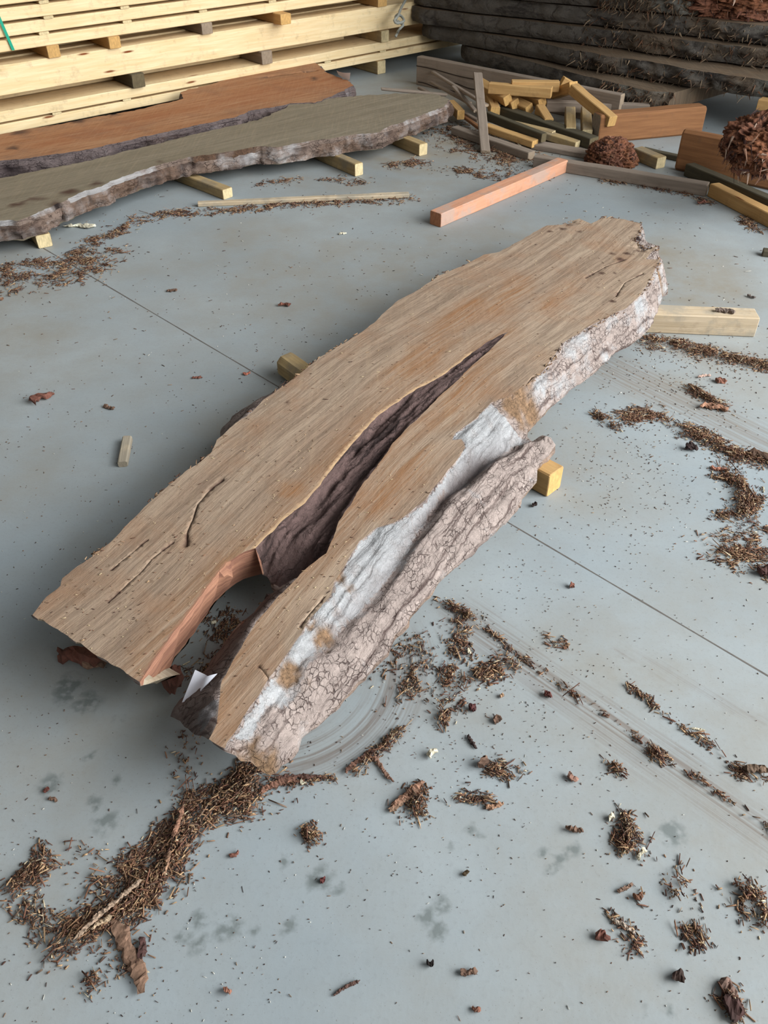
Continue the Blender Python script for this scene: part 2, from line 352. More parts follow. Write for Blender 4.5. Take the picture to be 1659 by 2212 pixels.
# ================================================================== STRUCTURE: the floor
DR = [  # swept and dropped debris: polyline in photo pixels, radius (m), density 0..1
 ([(575,1680),(520,1700),(470,1745),(400,1775),(365,1850),(330,1900),(270,1960),(210,2000),(120,2040)], .045, 1.0),
 ([(470,1740),(530,1740),(560,1720)], .03, .8), ([(390,1800),(360,1880),(300,1940)], .03, 1.),
 ([(420,1600),(385,1640),(400,1690),(430,1730)], .035, .6), ([(25,1930),(60,1895),(100,1885)], .028, .8),
 ([(50,1960),(80,1990),(110,2040)], .03, .35), ([(80,1835),(95,1860)], .02, .4), ([(160,1830),(215,1855)], .03, .35),
 ([(210,1890),(270,1880),(320,1880)], .035, .7), ([(110,2060),(140,2080)], .03, .4), ([(180,2110),(200,2140)], .02, .35),
 ([(590,1700),(660,1685),(720,1680)], .010, .7), ([(950,1300),(990,1320),(1030,1350)], .018, .9),
 ([(985,1345),(995,1400),(965,1460),(945,1530)], .035, .55), ([(1110,1430),(1040,1460),(970,1500)], .03, .9), ([(940,1520),(950,1560)], .02, .8),
 ([(870,1580),(825,1620),(765,1665)], .015, .8), ([(890,1720),(905,1745)], .03, .8), ([(1040,1650),(1110,1670)], .022, .6),
 ([(990,1725),(1060,1725)], .018, .5), ([(655,1800),(690,1815)], .018, .9), ([(1355,1780),(1360,1830)], .028, .9),
 ([(1345,1835),(1390,1850)], .014, .8), ([(1315,1640),(1345,1670)], .013, .8), ([(1400,1615),(1425,1640)], .014, .9),
 ([(1455,1890),(1470,1945)], .026, .8), ([(1610,1920),(1640,1980)], .032, .9), ([(1490,1990),(1505,2030)], .026, .7),
 ([(1330,2000),(1370,2040)], .024, .7), ([(1560,2130),(1590,2180)], .022, .8), ([(1375,1930),(1390,1945)], .015, .6),
 ([(1290,895),(1335,925)], .025, .8), ([(1350,905),(1390,888),(1420,905)], .04, .75), ([(1470,930),(1530,955),(1600,985),(1670,1000)], .04, 1.),
 ([(1430,905),(1450,920)], .02, .5), ([(1575,1020),(1600,1060),(1605,1110)], .05, .9), ([(1550,1120),(1620,1125),(1670,1150)], .03, .6),
 ([(1540,1185),(1600,1190),(1670,1200)], .07, .6), ([(1640,1220),(1670,1240)], .03, .8), ([(1390,738),(1470,748),(1560,772),(1670,795)], .045, .85),
 ([(1490,840),(1530,865),(1560,880)], .03, .8), ([(1180,1385),(1250,1400)], .02, .2),
 ([(0,590),(60,570),(150,560),(230,510),(300,475),(400,458),(520,455),(640,440),(880,430)], .05, .7), ([(0,610),(120,600),(200,560)], .12, .4),
 ([(170,575),(260,540)], .05, .6), ([(560,400),(640,390)], .05, .3), ([(700,390),(790,392)], .05, .6), ([(860,360),(910,352)], .06, .6), ([(960,280),(1060,320),(1140,360)], .16, .6),
 ([(1300,390),(1380,400),(1460,412),(1530,440)], .04, .5), ([(1600,470),(1640,500)], .04, .6), ([(970,370),(1090,380)], .07, .5),
 ([(1040,1355),(1200,1470),(1400,1612),(1670,1795)], .010, .45), ([(1350,1480),(1480,1570),(1600,1665)], .012, .7), ([(1590,1660),(1659,1690)], .02, .7),
 ([(450,1400),(520,1340),(420,1480)], .05, .35), ([(900,1400),(870,1500)], .05, .35), ([(640,130),(700,120)], .05, .1),
 ([(150,2010),(240,1990),(300,2110)], .03, .35),
]
WET = [(690,1895,.035),(720,1910,.02),(640,1990,.03),(430,1990,.035),(380,2025,.025),(420,2050,.03),(500,2010,.04),(480,2030,.03),(545,2020,.02),(955,1950,.03),(925,1975,.03),
 (950,2010,.035),(1010,1800,.02),(1030,1815,.02),(980,1840,.015),(1210,1860,.03),(1250,1850,.025),(1190,1880,.02),(150,1490,.06),(190,1520,.05),(240,1560,.02),(230,1780,.05),
 (200,1740,.03),(1450,1800,.05),(1455,2180,.018),(1400,2185,.02),(1565,1925,.012),(620,1860,.02),(100,1700,.05),(180,1640,.02),(250,1690,.02),(1165,1840,.02)]
def capsule(pts, dr, infl=1.):
    q = PL(dr[0]); d, i, f = segdist(pts, q); return np.clip(1 - d / (dr[1] * infl), 0, 1)
def build_floor():
    xs = np.concatenate([[-16, -9, -5, -3.6], np.arange(-3, 3.4, .0135), [3.8, 5, 9, 16]])
    ys = [.30]
    while ys[-1] < 7.4: ys.append(ys[-1] + .009 + .004 * ys[-1])
    ys = np.concatenate([[-6, -2, 0], ys, [8.5, 11, 16]])
    X, Y = np.meshgrid(xs, ys); V = np.stack([X.ravel(), Y.ravel(), np.zeros(X.size)], 1)
    nx, ny = len(xs), len(ys); I = np.arange(nx * ny).reshape(ny, nx)
    F = np.stack([I[:-1, :-1].ravel(), I[:-1, 1:].ravel(), I[1:, 1:].ravel(), I[1:, :-1].ravel()], 1)
    wv = V[:, :2] + .035 * np.stack([fbm(V, 9, 3, 1), fbm(V, 9, 3, 2)], 1)
    dust = np.zeros(len(V))
    for d in DR:
        if d[2] < .2: continue
        q = PL(d[0]); lo = q.min(0)[:2] - .3; hi = q.max(0)[:2] + .3
        m = np.all((V[:, :2] > lo) & (V[:, :2] < hi), 1)
        if m.any(): dust[m] = np.maximum(dust[m], capsule(wv[m], d, 1.2) ** .8 * min(1, .3 + d[2] * .6))
    wet = np.zeros(len(V))
    for x, y, r in WET:
        c = P(x, y)[:2]; wet = np.maximum(wet, smooth01(1.15 - np.hypot(*(wv - c).T) / (r * .8)))
    jl = PL([(-900, -20), (100, 540), (1110, 1112), (1659, 1460), (2300, 1870)])
    j0, j1 = P(100, 540), P(1659, 1460)
    dj, _, _ = segdist(V, [j0 + (j0 - j1) * 3, j1 + (j1 - j0) * 3])
    def band(pts, r, soft=1.): d, i, f = segdist(wv, PL(pts)); return smooth01((1 - d / r) * soft)
    drag = np.maximum(band([(1000, 1330), (1150, 1440), (1400, 1625), (1700, 1825)], .085), band([(1330, 1400), (1659, 1560)], .02) * .6)
    drag = np.maximum(drag, band([(1140, 1110), (1659, 1530)], .012) * .0)
    drag2 = np.maximum(band([(1330, 800), (1480, 870), (1700, 980)], .16), band([(1400, 740), (1560, 770), (1700, 790)], .12) * .8)
    r = np.hypot(*(V[:, :2] - ARC_C[:2]).T); ang = band([(640, 1640), (760, 1610), (850, 1530), (880, 1450), (900, 1400)], .11)
    film = smooth01(.5 + 1.1 * fbm(V, 1.3, 4, 5)) * .6
    for pts, rr, a in (([(1450, 560), (1500, 620)], .6, .9), ([(960, 200), (1200, 300), (900, 330)], .8, 1.), ([(1150, 950), (1300, 1050)], .4, .5), ([(560, 900), (330, 1200)], .35, .6), ([(1400, 1750)], .0, 0), ([(1000, 400), (700, 400), (1100, 260)], .7, .5)):  # broad brown bands, one along the big slab's left edge
        if rr: film = np.maximum(film, band(pts if len(pts) > 1 else pts * 2, rr) * a)
    o = mesh_obj('floor', V, F, mat_floor(), attrs=dict(dust=dust, wet=wet, drag=drag, drag2=drag2, arc=ang, film=film, joint=np.zeros(len(V))))
    tag(o, 'smooth blue-grey concrete floor with sawdust smears', kind='structure')
    # saw-cut control joint: a thin dark filler strip laid flush in the floor
    d = (j1 - j0) / np.linalg.norm(j1 - j0); n = np.array([-d[1], d[0], 0])
    ts = np.arange(-2.5, 8, .04); c = j0 + ts[:, None] * d; ww = .0024 * (1 + .5 * fbm(p3(ts, 0), 9, 3, 3))
    VV = np.vstack([c + n * ww[:, None], c - n * ww[:, None]]); VV[:, 2] = .0004; k = len(ts)
    t2 = NT('joint_dirt'); m = t2.done(t2.mix(t2.noise(t2.tc('Object'), 40, 3, .6), srgb(74, 66, 62), srgb(112, 106, 100)))
    tag(mesh_obj('trim_1', VV, [(i, i + 1, k + i + 1, k + i) for i in range(k - 1)][::1], m), 'dark saw-cut joint across the concrete floor', kind='structure')
build_floor()

# ================================================================== live-edge slabs
def densify(pts, step, amp=0., seed=0, closed=True, freq=30.):
    q = np.asarray(pts, float); out = []
    n = len(q) if closed else len(q) - 1
    for i in range(n):
        a, b = q[i], q[(i + 1) % len(q)]; k = max(1, int(np.linalg.norm((b - a)[:2]) / step))
        for j in range(k): out.append(a + (b - a) * j / k)
    if not closed: out.append(q[-1])
    o = np.array(out)
    if amp:
        o[:, 0] += amp * fbm(o, freq, 4, seed); o[:, 1] += amp * fbm(o, freq, 4, seed + 5)
    return o
def wc_raw_ok(V2, vq): return pip(V2, vq) | (segdist(V2, vq, True)[0] < .03)
def slab(name, label, T, B, zt, zb, mats, cracks=(), void=None, voidfn=None, groove=None, under=None, axis=None, res=(.012, .006),
         crumbs=(), pales=(), stains=(), hearts=(), pink=None, jag=(.006, .010), prof=1.4, relief=.006, group=None, palebase=0., steps=(), curve=None, wallrag=.008, wallcrumb=.5, wallpale=.35):
    """T: top outline (px[,z]); B: footprint outline (px,z). under: (poly px idx) ends undercut by vector"""
    Tw = densify(PL(T, zt), .012, jag[0], 1)
    if B is None:
        tg_ = np.roll(Tw[:, :2], -3, 0) - np.roll(Tw[:, :2], 3, 0); tg_ /= np.linalg.norm(tg_, axis=1)[:, None] + 1e-9
        ar = .5 * np.sum(Tw[:, 0] * np.roll(Tw[:, 1], -1) - np.roll(Tw[:, 0], -1) * Tw[:, 1]); nn0 = np.stack([tg_[:, 1], -tg_[:, 0]], 1) * np.sign(ar)
        Bw = Tw.copy(); Bw[:, :2] += nn0 * (.012 + .006 * fbm(Tw, 12, 3, 4))[:, None]; Bw[:, 2] = zt - .02
    else: Bw = densify(PL(B, zb), .012, jag[1], 2)
    a0, a1 = P(*axis[0], zt)[:2], P(*axis[1], zt)[:2]; ax = (a1 - a0) / np.linalg.norm(a1 - a0); nx = np.array([ax[1], -ax[0]])
    lo, hi = np.minimum(Tw.min(0), Bw.min(0))[:2], np.maximum(Tw.max(0), Bw.max(0))[:2]
    def grid(st):
        g = np.stack(np.meshgrid(np.arange(lo[0], hi[0], st), np.arange(lo[1], hi[1], st)), -1).reshape(-1, 2)
        return g + rng.uniform(-.28, .28, g.shape) * st
    gc_ = grid(res[0]); gf = grid(res[1])
    inT = pip(gc_, Tw); inTf = pip(gf, Tw); inBf = pip(gf, Bw)
    dT, _, _ = segdist(gc_[inT], Tw, True); ptsT = gc_[inT][dT > res[0] * .5]
    m = inBf & ~inTf; pf = gf[m]; d1, _, _ = segdist(pf, Tw, True); d2, _, _ = segdist(pf, Bw, True); pf = pf[(d1 > res[1] * .45) & (d2 > res[1] * .45)]
    # constraint geometry
    pts = [Tw[:, :2], Bw[:, :2]]; ed = []; base = 0
    for q in (Tw, Bw):
        n = len(q); ed += [(base + i, base + (i + 1) % n) for i in range(n)]; base += n
    crk = []
    for cp, wd_, dp in cracks:
        q = densify(PL(cp, zt), .01, .003, 4, closed=False)[:, :2]; k = len(q)
        tn = np.gradient(q, axis=0); tn /= np.linalg.norm(tn, axis=1)[:, None]; nn = np.stack([-tn[:, 1], tn[:, 0]], 1)
        prof_ = np.sin(np.linspace(.05, math.pi - .05, k))[:, None]
        for s_ in (-1, 0, 1):
            pts.append(q + nn * wd_ * s_ * prof_ * (1 + .3 * fbm(p3(q[:, 0], q[:, 1]), 60, 2, 3))[:, None]); ed += [(base + i, base + i + 1) for i in range(k - 1)]; base += k
        crk.append((q, dp, wd_))
        dd, _, _ = segdist(ptsT, q); ptsT = ptsT[dd > wd_ * 1.8]
    pts += [ptsT, pf]; allp = np.vstack(pts)
    r = delaunay_2d_cdt([Vector(p) for p in allp], ed, [], 0, 1e-5)
    V2 = np.array([tuple(v) for v in r[0]]); F = np.array([f for f in r[2]], int)
    cen = V2[F].mean(1); keep = pip(cen, Bw); F = F[keep]; cen = cen[keep]
    ftop = pip(cen, Tw)
    used = np.unique(F); remap = -np.ones(len(V2), int); remap[used] = np.arange(len(used)); F = remap[F]; V2 = V2[used]
    # heights
    dT, iT, fT = segdist(V2, Tw, True); dB, iB, fB = segdist(V2, Bw, True)
    inside = pip(V2, Tw) | (dT < 1e-4)
    zB = Bw[iB, 2] * (1 - fB) + Bw[(iB + 1) % len(Bw), 2] * fB
    zT = Tw[iT, 2]
    rr = np.where(inside, 0, dT / np.maximum(dT + dB, 1e-6)); rr[(dB < 1e-4) & ~inside] = 1
    z = np.where(inside, zt, zT - (zT - zB) * rr ** prof)
    sc = (V2 - a0) @ ax; wc = (V2 - a0) @ nx
    if curve is not None:
        cq = PL(curve, zt)[:, :2] - a0; cf = np.polyfit(cq @ ax, cq @ nx, 4); slo, shi = (cq @ ax).min(), (cq @ ax).max(); wc = wc - np.polyval(cf, np.clip(sc, slo, shi))
    s3 = p3(sc, wc)
    skirt = ~inside; edge = smooth01(np.minimum(dT, dB) / .012)
    rid = 1 - np.abs(fbm(p3(sc * 3.2, wc * 26 + rr * 3), 1, 4, 8)) * 3.2
    z = z + skirt * edge * relief * (rid - .4) + skirt * edge * relief * 1.2 * fbm(p3(sc * 14, wc * 30), 1, 4, 11)
    z = z + inside * (.0012 * fbm(p3(sc * 3, wc * 30), 1, 3, 5)) * smooth01(dT / .02)
    crkm = np.zeros(len(V2)); deep = np.zeros(len(V2)); palew = np.full(len(V2), palebase)
    for q, dp, wd_ in crk:
        d, _, ff = segdist(V2, q); z = z - dp * np.clip(1 - d / (wd_ * .8), 0, 1) * inside; crkm = np.maximum(crkm, (d < wd_ * .55) * inside)
    if groove:
        q = PL([g[:2] for g in groove], groove_z); d, i, f = segdist(V2, q)
        dep = np.array([g[2] for g in groove]); wid = np.array([g[3] for g in groove])
        dd = dep[i] * (1 - f) + dep[np.minimum(i + 1, len(dep) - 1)] * f; ww = wid[i] * (1 - f) + wid[np.minimum(i + 1, len(dep) - 1)] * f
        gg = np.exp(-(d / ww) ** 2) * skirt * smooth01(np.minimum(dT, dB) / .02); z = z - dd * gg
        deep = np.maximum(deep, gg * np.clip((dd - .012) / .035, 0, 1) * .95)  # groove darkened in colour: brown bark plus painted shade
        # weathered pale wood lies between the groove and the sawn edge
        pg = np.vstack([PL(RIGHT[10:], zt), PL([g[:2] for g in groove][::-1], groove_z)])[:, :2]
        palew = np.where(skirt, .22, palew); inpg = skirt & pip(V2, pg); palew = np.where(inpg, .78, palew); palew = np.where(skirt & (d < .02) & ~inpg, .45, palew)
    isvoid = np.zeros(len(V2), bool)
    if void:
        vq = PL(void, zt)[:, :2]
        dv_ = segdist(V2, PL(VL + [(1097,717)] , zt))[0]; dv2 = segdist(V2, PL([(1097,717)] + VR, zt))[0]
        sv = (P(585, 1285, zt)[:2] - a0) @ ax; isvoid = skirt & (np.minimum(dv_, dv2) < dT + .010) & (sc > sv) & (wc_raw_ok(V2, vq))
        z = np.where(isvoid, voidfn(V2, sc, wc, dT, dB, zt), z)
    gd = d if groove else None
    if void:
        inn = isvoid | (segdist(V2, PL(INR, zt))[0] < dT + .012) | (segdist(V2, PL(INL, zt))[0] < dT + .012)
        lft = skirt & (segdist(V2, PL(EDGE, zt))[0] < dT + .02)
        palew = np.where(inn & skirt, 0, palew); deep = np.where(inn & skirt & ~isvoid, .75, deep); palew = np.where(lft, .05, palew); deep = np.where(lft, .35, deep)
    if groove:
        farp = skirt & (sc > (P(1110, 850, zt)[:2] - a0) @ ax); palew = np.where(farp & (palew > .1), .42, palew)
    z = np.maximum(z, .012)
    def blobs(lst):
        a = np.zeros(len(V2))
        nn_ = .045 * fbm(p3(sc * .5, V2 @ nx), 38, 4, 21)
        n2_ = fbm(p3(sc * .5, V2 @ nx), 70, 3, 22)
        for x, y, zz, rad in lst:
            q_ = V2 - P(x, y, zz)[:2]
            if rad > .07: q_ = np.column_stack([(q_ @ ax) * .45, (q_ @ nx) * 1.5])
            a = np.maximum(a, smooth01(1.25 - (np.hypot(*q_.T) + (nn_ if rad > .03 else 0)) / rad + 1.5 * n2_ * (rad <= .035)))
        return a
    crumb = blobs(crumbs); palew = np.clip(palew + blobs(pales), 0, 1); stain = blobs(stains)
    stain = np.maximum(stain, crkm)
    for (zr, lst) in steps: z = z - zr * blobs(lst)
    heart = blobs(hearts)
    rim = np.zeros(len(V2)); pk = np.zeros(len(V2))
    if void:
        q = PL(pink[0], zt); dq, _, _ = segdist(V2, q); rim = smooth01(1.6 - dq / .006) * inside
        heart = np.maximum(heart, np.clip(1 - dTvoid(V2, zt) / .09, 0, 1) * .75 * inside)
    z = z - crumb * skirt * .006 * (1 + 2 * fbm(p3(V2[:, 0], V2[:, 1]), 60, 3, 31))
    V = np.column_stack([V2, z]); loc = np.array([*V2.mean(0), zb])
    uw = np.where(skirt, wc + rr * .05, wc)
    at = dict(gc=np.column_stack([sc, uw, z]), pale=palew, crumb=crumb, deep=deep, stain=stain, heart=heart, rim=rim, pink=pk)
    # group the faces
    fv = isvoid[F].sum(1) >= 1
    kind = np.where(ftop, 0, np.where(fv, 2, 1))
    if pink:
        pp = PL(pink[1], zt)[:, :2]; pinkf = pip(V2[F].mean(1), pp) & (kind != 0); kind[pinkf] = 3
        at['pink'] = (pip(V2, pp) & (dT < .2) & ~(inside & (dT > .004))).astype(float)
    # lower shell: boundary loops dropped to the underside
    from collections import Counter
    e = Counter(); 
    for f in F:
        for i in range(3): e[tuple(sorted((f[i], f[(i + 1) % 3])))] += 1
    bed = set(k for k, c in e.items() if c == 1); be = []
    for f in F:
        for i in range(3):
            if tuple(sorted((f[i], f[(i + 1) % 3]))) in bed: be.append((f[i], f[(i + 1) % 3]))
    bv = sorted(set(x for p in be for x in p)); bm = {v: k for k, v in enumerate(bv)}
    Vb = V[bv].copy(); Vl = Vb.copy(); Vl[:, 2] = np.minimum(zb - .004, Vb[:, 2] - .001)
    cenp = None
    d_, i_, f_ = segdist(Vb, Bw, True)
    VU = V.copy(); VU[:, 2] = zb - .004
    if under:
        ud = (P(*under[2][1], zt) - P(*under[2][0], zt))[:2]; ud /= np.linalg.norm(ud)
        uq = PL(under[0], zt); du, _, _ = segdist(Vb, uq); sh = np.maximum(0, under[1] * np.maximum(zt - zb, 0) - du) * (du < .25); Vl[:, :2] += sh[:, None] * ud
        duU, _, _ = segdist(V, uq); VU[:, :2] += (np.maximum(0, under[1] * (zt - zb) - duU))[:, None] * ud
    nb = len(bv); on = np.zeros((nb, 2))
    for a, b in be:
        e_ = V[b, :2] - V[a, :2]; q_ = np.array([e_[1], -e_[0]]) / (np.hypot(*e_) + 1e-9); on[bm[a]] += q_; on[bm[b]] += q_
    on /= np.linalg.norm(on, axis=1)[:, None] + 1e-9; NL = 7; lv = []
    cutm = np.zeros(nb) if not under else (du < .035).astype(float)
    pkm = np.zeros(nb) if not void else (segdist(Vb, PL(INL, zt))[0] < .05).astype(float)
    Vl[:, :2] -= on * (pkm * .035)[:, None]
    if void:
        nz = np.where(segdist(V, PL(INL, zt))[0] < .07)[0]; bp = np.where(pkm > 0)[0]
        for v_ in nz:
            dd_ = np.hypot(*(Vb[bp, :2] - V[v_, :2]).T); q_ = dd_.argmin(); VU[v_, :2] -= on[bp[q_]] * max(0, .035 - dd_[q_])
    for k in range(NL):
        f = k / (NL - 1); q_ = Vb * (1 - f) + Vl * f
        if 0 < k:
            am = wallrag * (1 - cutm) * (1 - .6 * pkm) * math.sin(math.pi * min(.75, f))
            q_[:, :2] += on * (am * (.3 + 1.6 * fbm(q_ * [1, 1, 1.5], 16, 4, 41) + .5 * fbm(q_, 55, 2, 42)))[:, None]
            q_[:, 2] += .25 * am * fbm(q_, 30, 2, 43) * (k < NL - 1)
        lv.append(q_)
    lv[-1][:, 2] = Vl[:, 2]; VS = np.vstack(lv); FSb, FSc, FSp = [], [], []
    for a, b in be:
        i, j = bm[a], bm[b]; dst = FSc if cutm[i] and cutm[j] else (FSp if pkm[i] and pkm[j] else FSb)
        for k in range(NL - 1): dst.append((k*nb + j, k*nb + i, (k+1)*nb + i, (k+1)*nb + j))
    FS = []
    root = empty(name, loc); tag(root, label, 'slab', group)
    def sub(nm, mat, sel, lab=None):
        ff = F[sel]
        if not len(ff): return
        u = np.unique(ff); rm = -np.ones(len(V), int); rm[u] = np.arange(len(u))
        o = mesh_obj(nm, V[u] - loc, rm[ff], mat, root, smooth=True, attrs={k: v[u] for k, v in at.items()})
        if lab: o['label'] = lab
    sub('sawn_face', mats[0], kind == 0); sub('bark_edge', mats[1], kind == 1)
    if void: sub('ingrown_bark', mats[2], kind == 2, 'dark purplish ingrown bark'); sub('inner_rim', mats[0], kind == 3, 'pinkish rim of the left prong')
    z0 = np.zeros(len(VS)); scb = (VS[:, :2] - a0) @ ax; wcb = (VS[:, :2] - a0) @ nx
    bn = .03 * fbm(VS, 12, 3, 50)[:, None]
    cw = smooth01(.5 + 1.6 * fbm(VS, 5, 3, 51)) * wallcrumb; pw = wallpale + 0 * z0; dw = np.clip(-2.2 * fbm(VS, 9, 3, 52), 0, 1) * .8
    def shell(nm, mat, FF, gcc, lab=None, sm=False, **kw):
        if not FF: return
        u_ = sorted(set(v for f in FF for v in f)); rm = {v: k for k, v in enumerate(u_)}
        at_ = dict(gc=gcc, pale=z0, crumb=z0, deep=z0, stain=z0, heart=z0, rim=z0, pink=z0); at_.update(kw)
        o = mesh_obj(nm, VS[u_] - loc, [[rm[v] for v in f] for f in FF], mat, root, smooth=sm, attrs={k: v[u_] for k, v in at_.items()})
        if lab: o['label'] = lab
    ga = np.column_stack([scb, VS[:, 2], wcb])
    shell('bark_wall', mats[1], FSb, ga, sm=True, pale=pw, crumb=cw, deep=dw); shell('cut_end', M_CUT, FSc, np.column_stack([wcb, VS[:, 2], scb]))
    shell('inner_edge', mats[3], FSp, ga, 'pinkish inner edge of the left prong', sm=True, pink=z0 + 1)
    VU[bv] = Vl; mesh_obj('underside', VU - loc, F[:, ::-1], mats[3], root, attrs=dict(gc=np.column_stack([sc, wc, VU[:, 2]]), **{k: np.zeros(len(V)) for k in ('pale', 'crumb', 'deep', 'stain', 'heart', 'rim', 'pink')}))
    return root

ZT, ZB = .20, .085
groove_z = .13
VL = [(1097,717),(1058,735),(1020,762),(985,790),(945,818),(897,841),(860,868),(822,893),(790,925),(762,956),(725,1001),(689,1053),(659,1086),(617,1119),(587,1149),(550,1185)]
VR = [(1059,756),(1023,786),(987,822),(951,855),(920,886),(881,925),(854,952),(839,973),(818,1003),(800,1027),(786,1040),(765,1077),(740,1113),(719,1161),(704,1194),(648,1240)]
LEFT = [(69,1328),(102,1289),(130,1266),(136,1249),(170,1222),(208,1195),(238,1171),(259,1150),(300,1108),(345,1065),(400,1019),(424,1004),(457,977),(469,950),(508,914),(545,890),
 (569,863),(605,839),(659,799),(695,769),(741,742),(775,721),(813,694),(834,670),(860,649),(906,624),(948,595),(1003,573),(1045,550),(1079,544),(1117,523),(1147,506),(1180,487)]
FAR = [(1214,485),(1252,472),(1277,483),(1303,470),(1349,474),(1385,483),(1380,505),(1368,520),(1392,536),(1422,533),(1404,548),(1396,560),(1425,560)]
RIGHT = [(1408,599),(1383,637),(1353,666),(1315,683),(1260,713),(1214,742),(1192,774),(1174,801),(1137,828),(1101,855),(1062,870),(1017,913),(985,935),(975,950),(996,948),(1005,967),
 (984,997),(957,1030),(936,1054),(920,1078),(884,1109),(852,1128),(813,1140),(777,1170),(757,1200),(746,1218),(721,1258),(713,1290),(677,1327),(648,1370),(616,1417),(583,1464),(554,1507),(532,1540),(489,1605)]
NEAR2 = [(485,1617),(452,1597)]
INR = [(468,1565),(471,1536),(473,1500),(482,1468),(500,1439),(525,1388),(561,1337),(601,1287)]
INL = [(530,1196),(489,1215),(438,1283),(384,1355),(330,1431),(303,1474)]
TOPP = LEFT + FAR + RIGHT + NEAR2 + INR + VR[::-1] + VL + INL
def off_px(poly, z, dist):
    """shift world outline outward a little and drop it, returned as px-free marker"""
    return poly
BR = [(1431,560,.16),(1436,586,.12),(1443,624,.09),(1423,654,.09),(1410,696,.09),(1391,721,.09),(1362,742,.09),(1328,757,.09),(1290,797,.09),(1264,813,.09),(1234,837,.09),(1195,870,.09),(1177,889,.09),(1162,907,.09),
 (1140,929,.09),(1138,942,.1),(1150,953,.11),(1174,941,.12),(1190,945,.12),(1199,961,.11),(1186,985,.1),(1161,1012,.09),(1160,1039,.09),(1147,1054,.09),(1128,1075,.09),(1101,1115,.09),(1062,1157,.09),(1029,1181,.09),(993,1211,.09),(960,1244,.09),(930,1287,.09),
 (909,1305,.09),(887,1334,.09),(858,1374,.09),(836,1410,.09),(811,1435,.09),(778,1475,.09),(735,1515,.09),(699,1547,.09),(652,1587,.09),(630,1627,.09),(598,1666,.09)]
BN = [(587,1670,.09),(540,1648,.13),(484,1622,.195),(449,1601,.195),(410,1574,.15),(366,1548,.10)]
BI = [(385,1522,.09),(410,1490,.09),(440,1450,.09),(478,1400,.09),(520,1350,.09),(570,1305,.1),(612,1275,.1),(560,1262,.08),(528,1262,.10),(492,1238,.17),(445,1287,.19),(391,1359,.19),(337,1434,.19),(309,1477,.195)]
BL0 = [(303,1480,.195),(200,1412,.195),(66,1330,.195)]
# far-left edge: the footprint lies 2 cm outside and the near bark lobe farther out
EDGE = LEFT + FAR[:5]; lw = PL(EDGE, ZT); tg = np.gradient(lw[:, :2], axis=0); tg /= np.linalg.norm(tg, axis=1)[:, None]; outn = np.stack([-tg[:, 1], tg[:, 0]], 1)
lob = np.exp(-((np.array([p[0] for p in EDGE]) - 560) / 60) ** 2) * .11
LB = []
for k in range(1, len(EDGE)):
    q = lw[k, :2] + outn[k] * (.02 + lob[k]); zz = .10
    # express as px at that height so every outline shares one form
    v = np.array([q[0], q[1], zz]) - np.array([0, 0, CH]); LB.append((829.5 + FPX * (v @ _R) / (v @ _F), 1106 - FPX * (v @ _U) / (v @ _F), zz))
BF = [(1387,484,.17),(1390,500,.15),(1396,526,.16),(1426,531,.18),(1416,546,.17)]
BOT = [BL0[-1]] + LB + BF + BR + BN + BI + BL0[:2]
VOIDPOLY = [(1104,712)] + [(x + 0, y) for x, y in VR] + [(640,1290),(600,1300),(560,1300),(510,1262),(528,1215),(552,1180)] + [(x - 4, y - 4) for x, y in VL[::-1]]
_vw = np.vstack([PL(VL, ZT), PL(VR[::-1], ZT)])
def dTvoid(V2, zt):
    return np.minimum(segdist(V2, PL(VL + INL, zt))[0], segdist(V2, PL(VR + INR[::-1], zt))[0])
def voidfn(V2, sc, wc, dT, dB, zt):
    tip = P(1097, 717, zt)[:2]; far = np.hypot(*(V2 - tip).T)
    dep = .004 + .034 * smooth01(far / 1.5)
    z = zt - dep * smooth01(dT / (.008 + .012 * smooth01(far / 1.2)))
    rid = np.abs(fbm(p3(sc * 4, wc * 34), 1, 4, 3)); z += (.014 * (1 - rid * 3.8)) * smooth01(dT / .012) * smooth01(far / .3)
    q = PL([(640, 1262), (600, 1280), (540, 1262), (500, 1290)], .1); d, _, _ = segdist(V2, q); z -= .07 * smooth01(1 - d / .1)
    return z
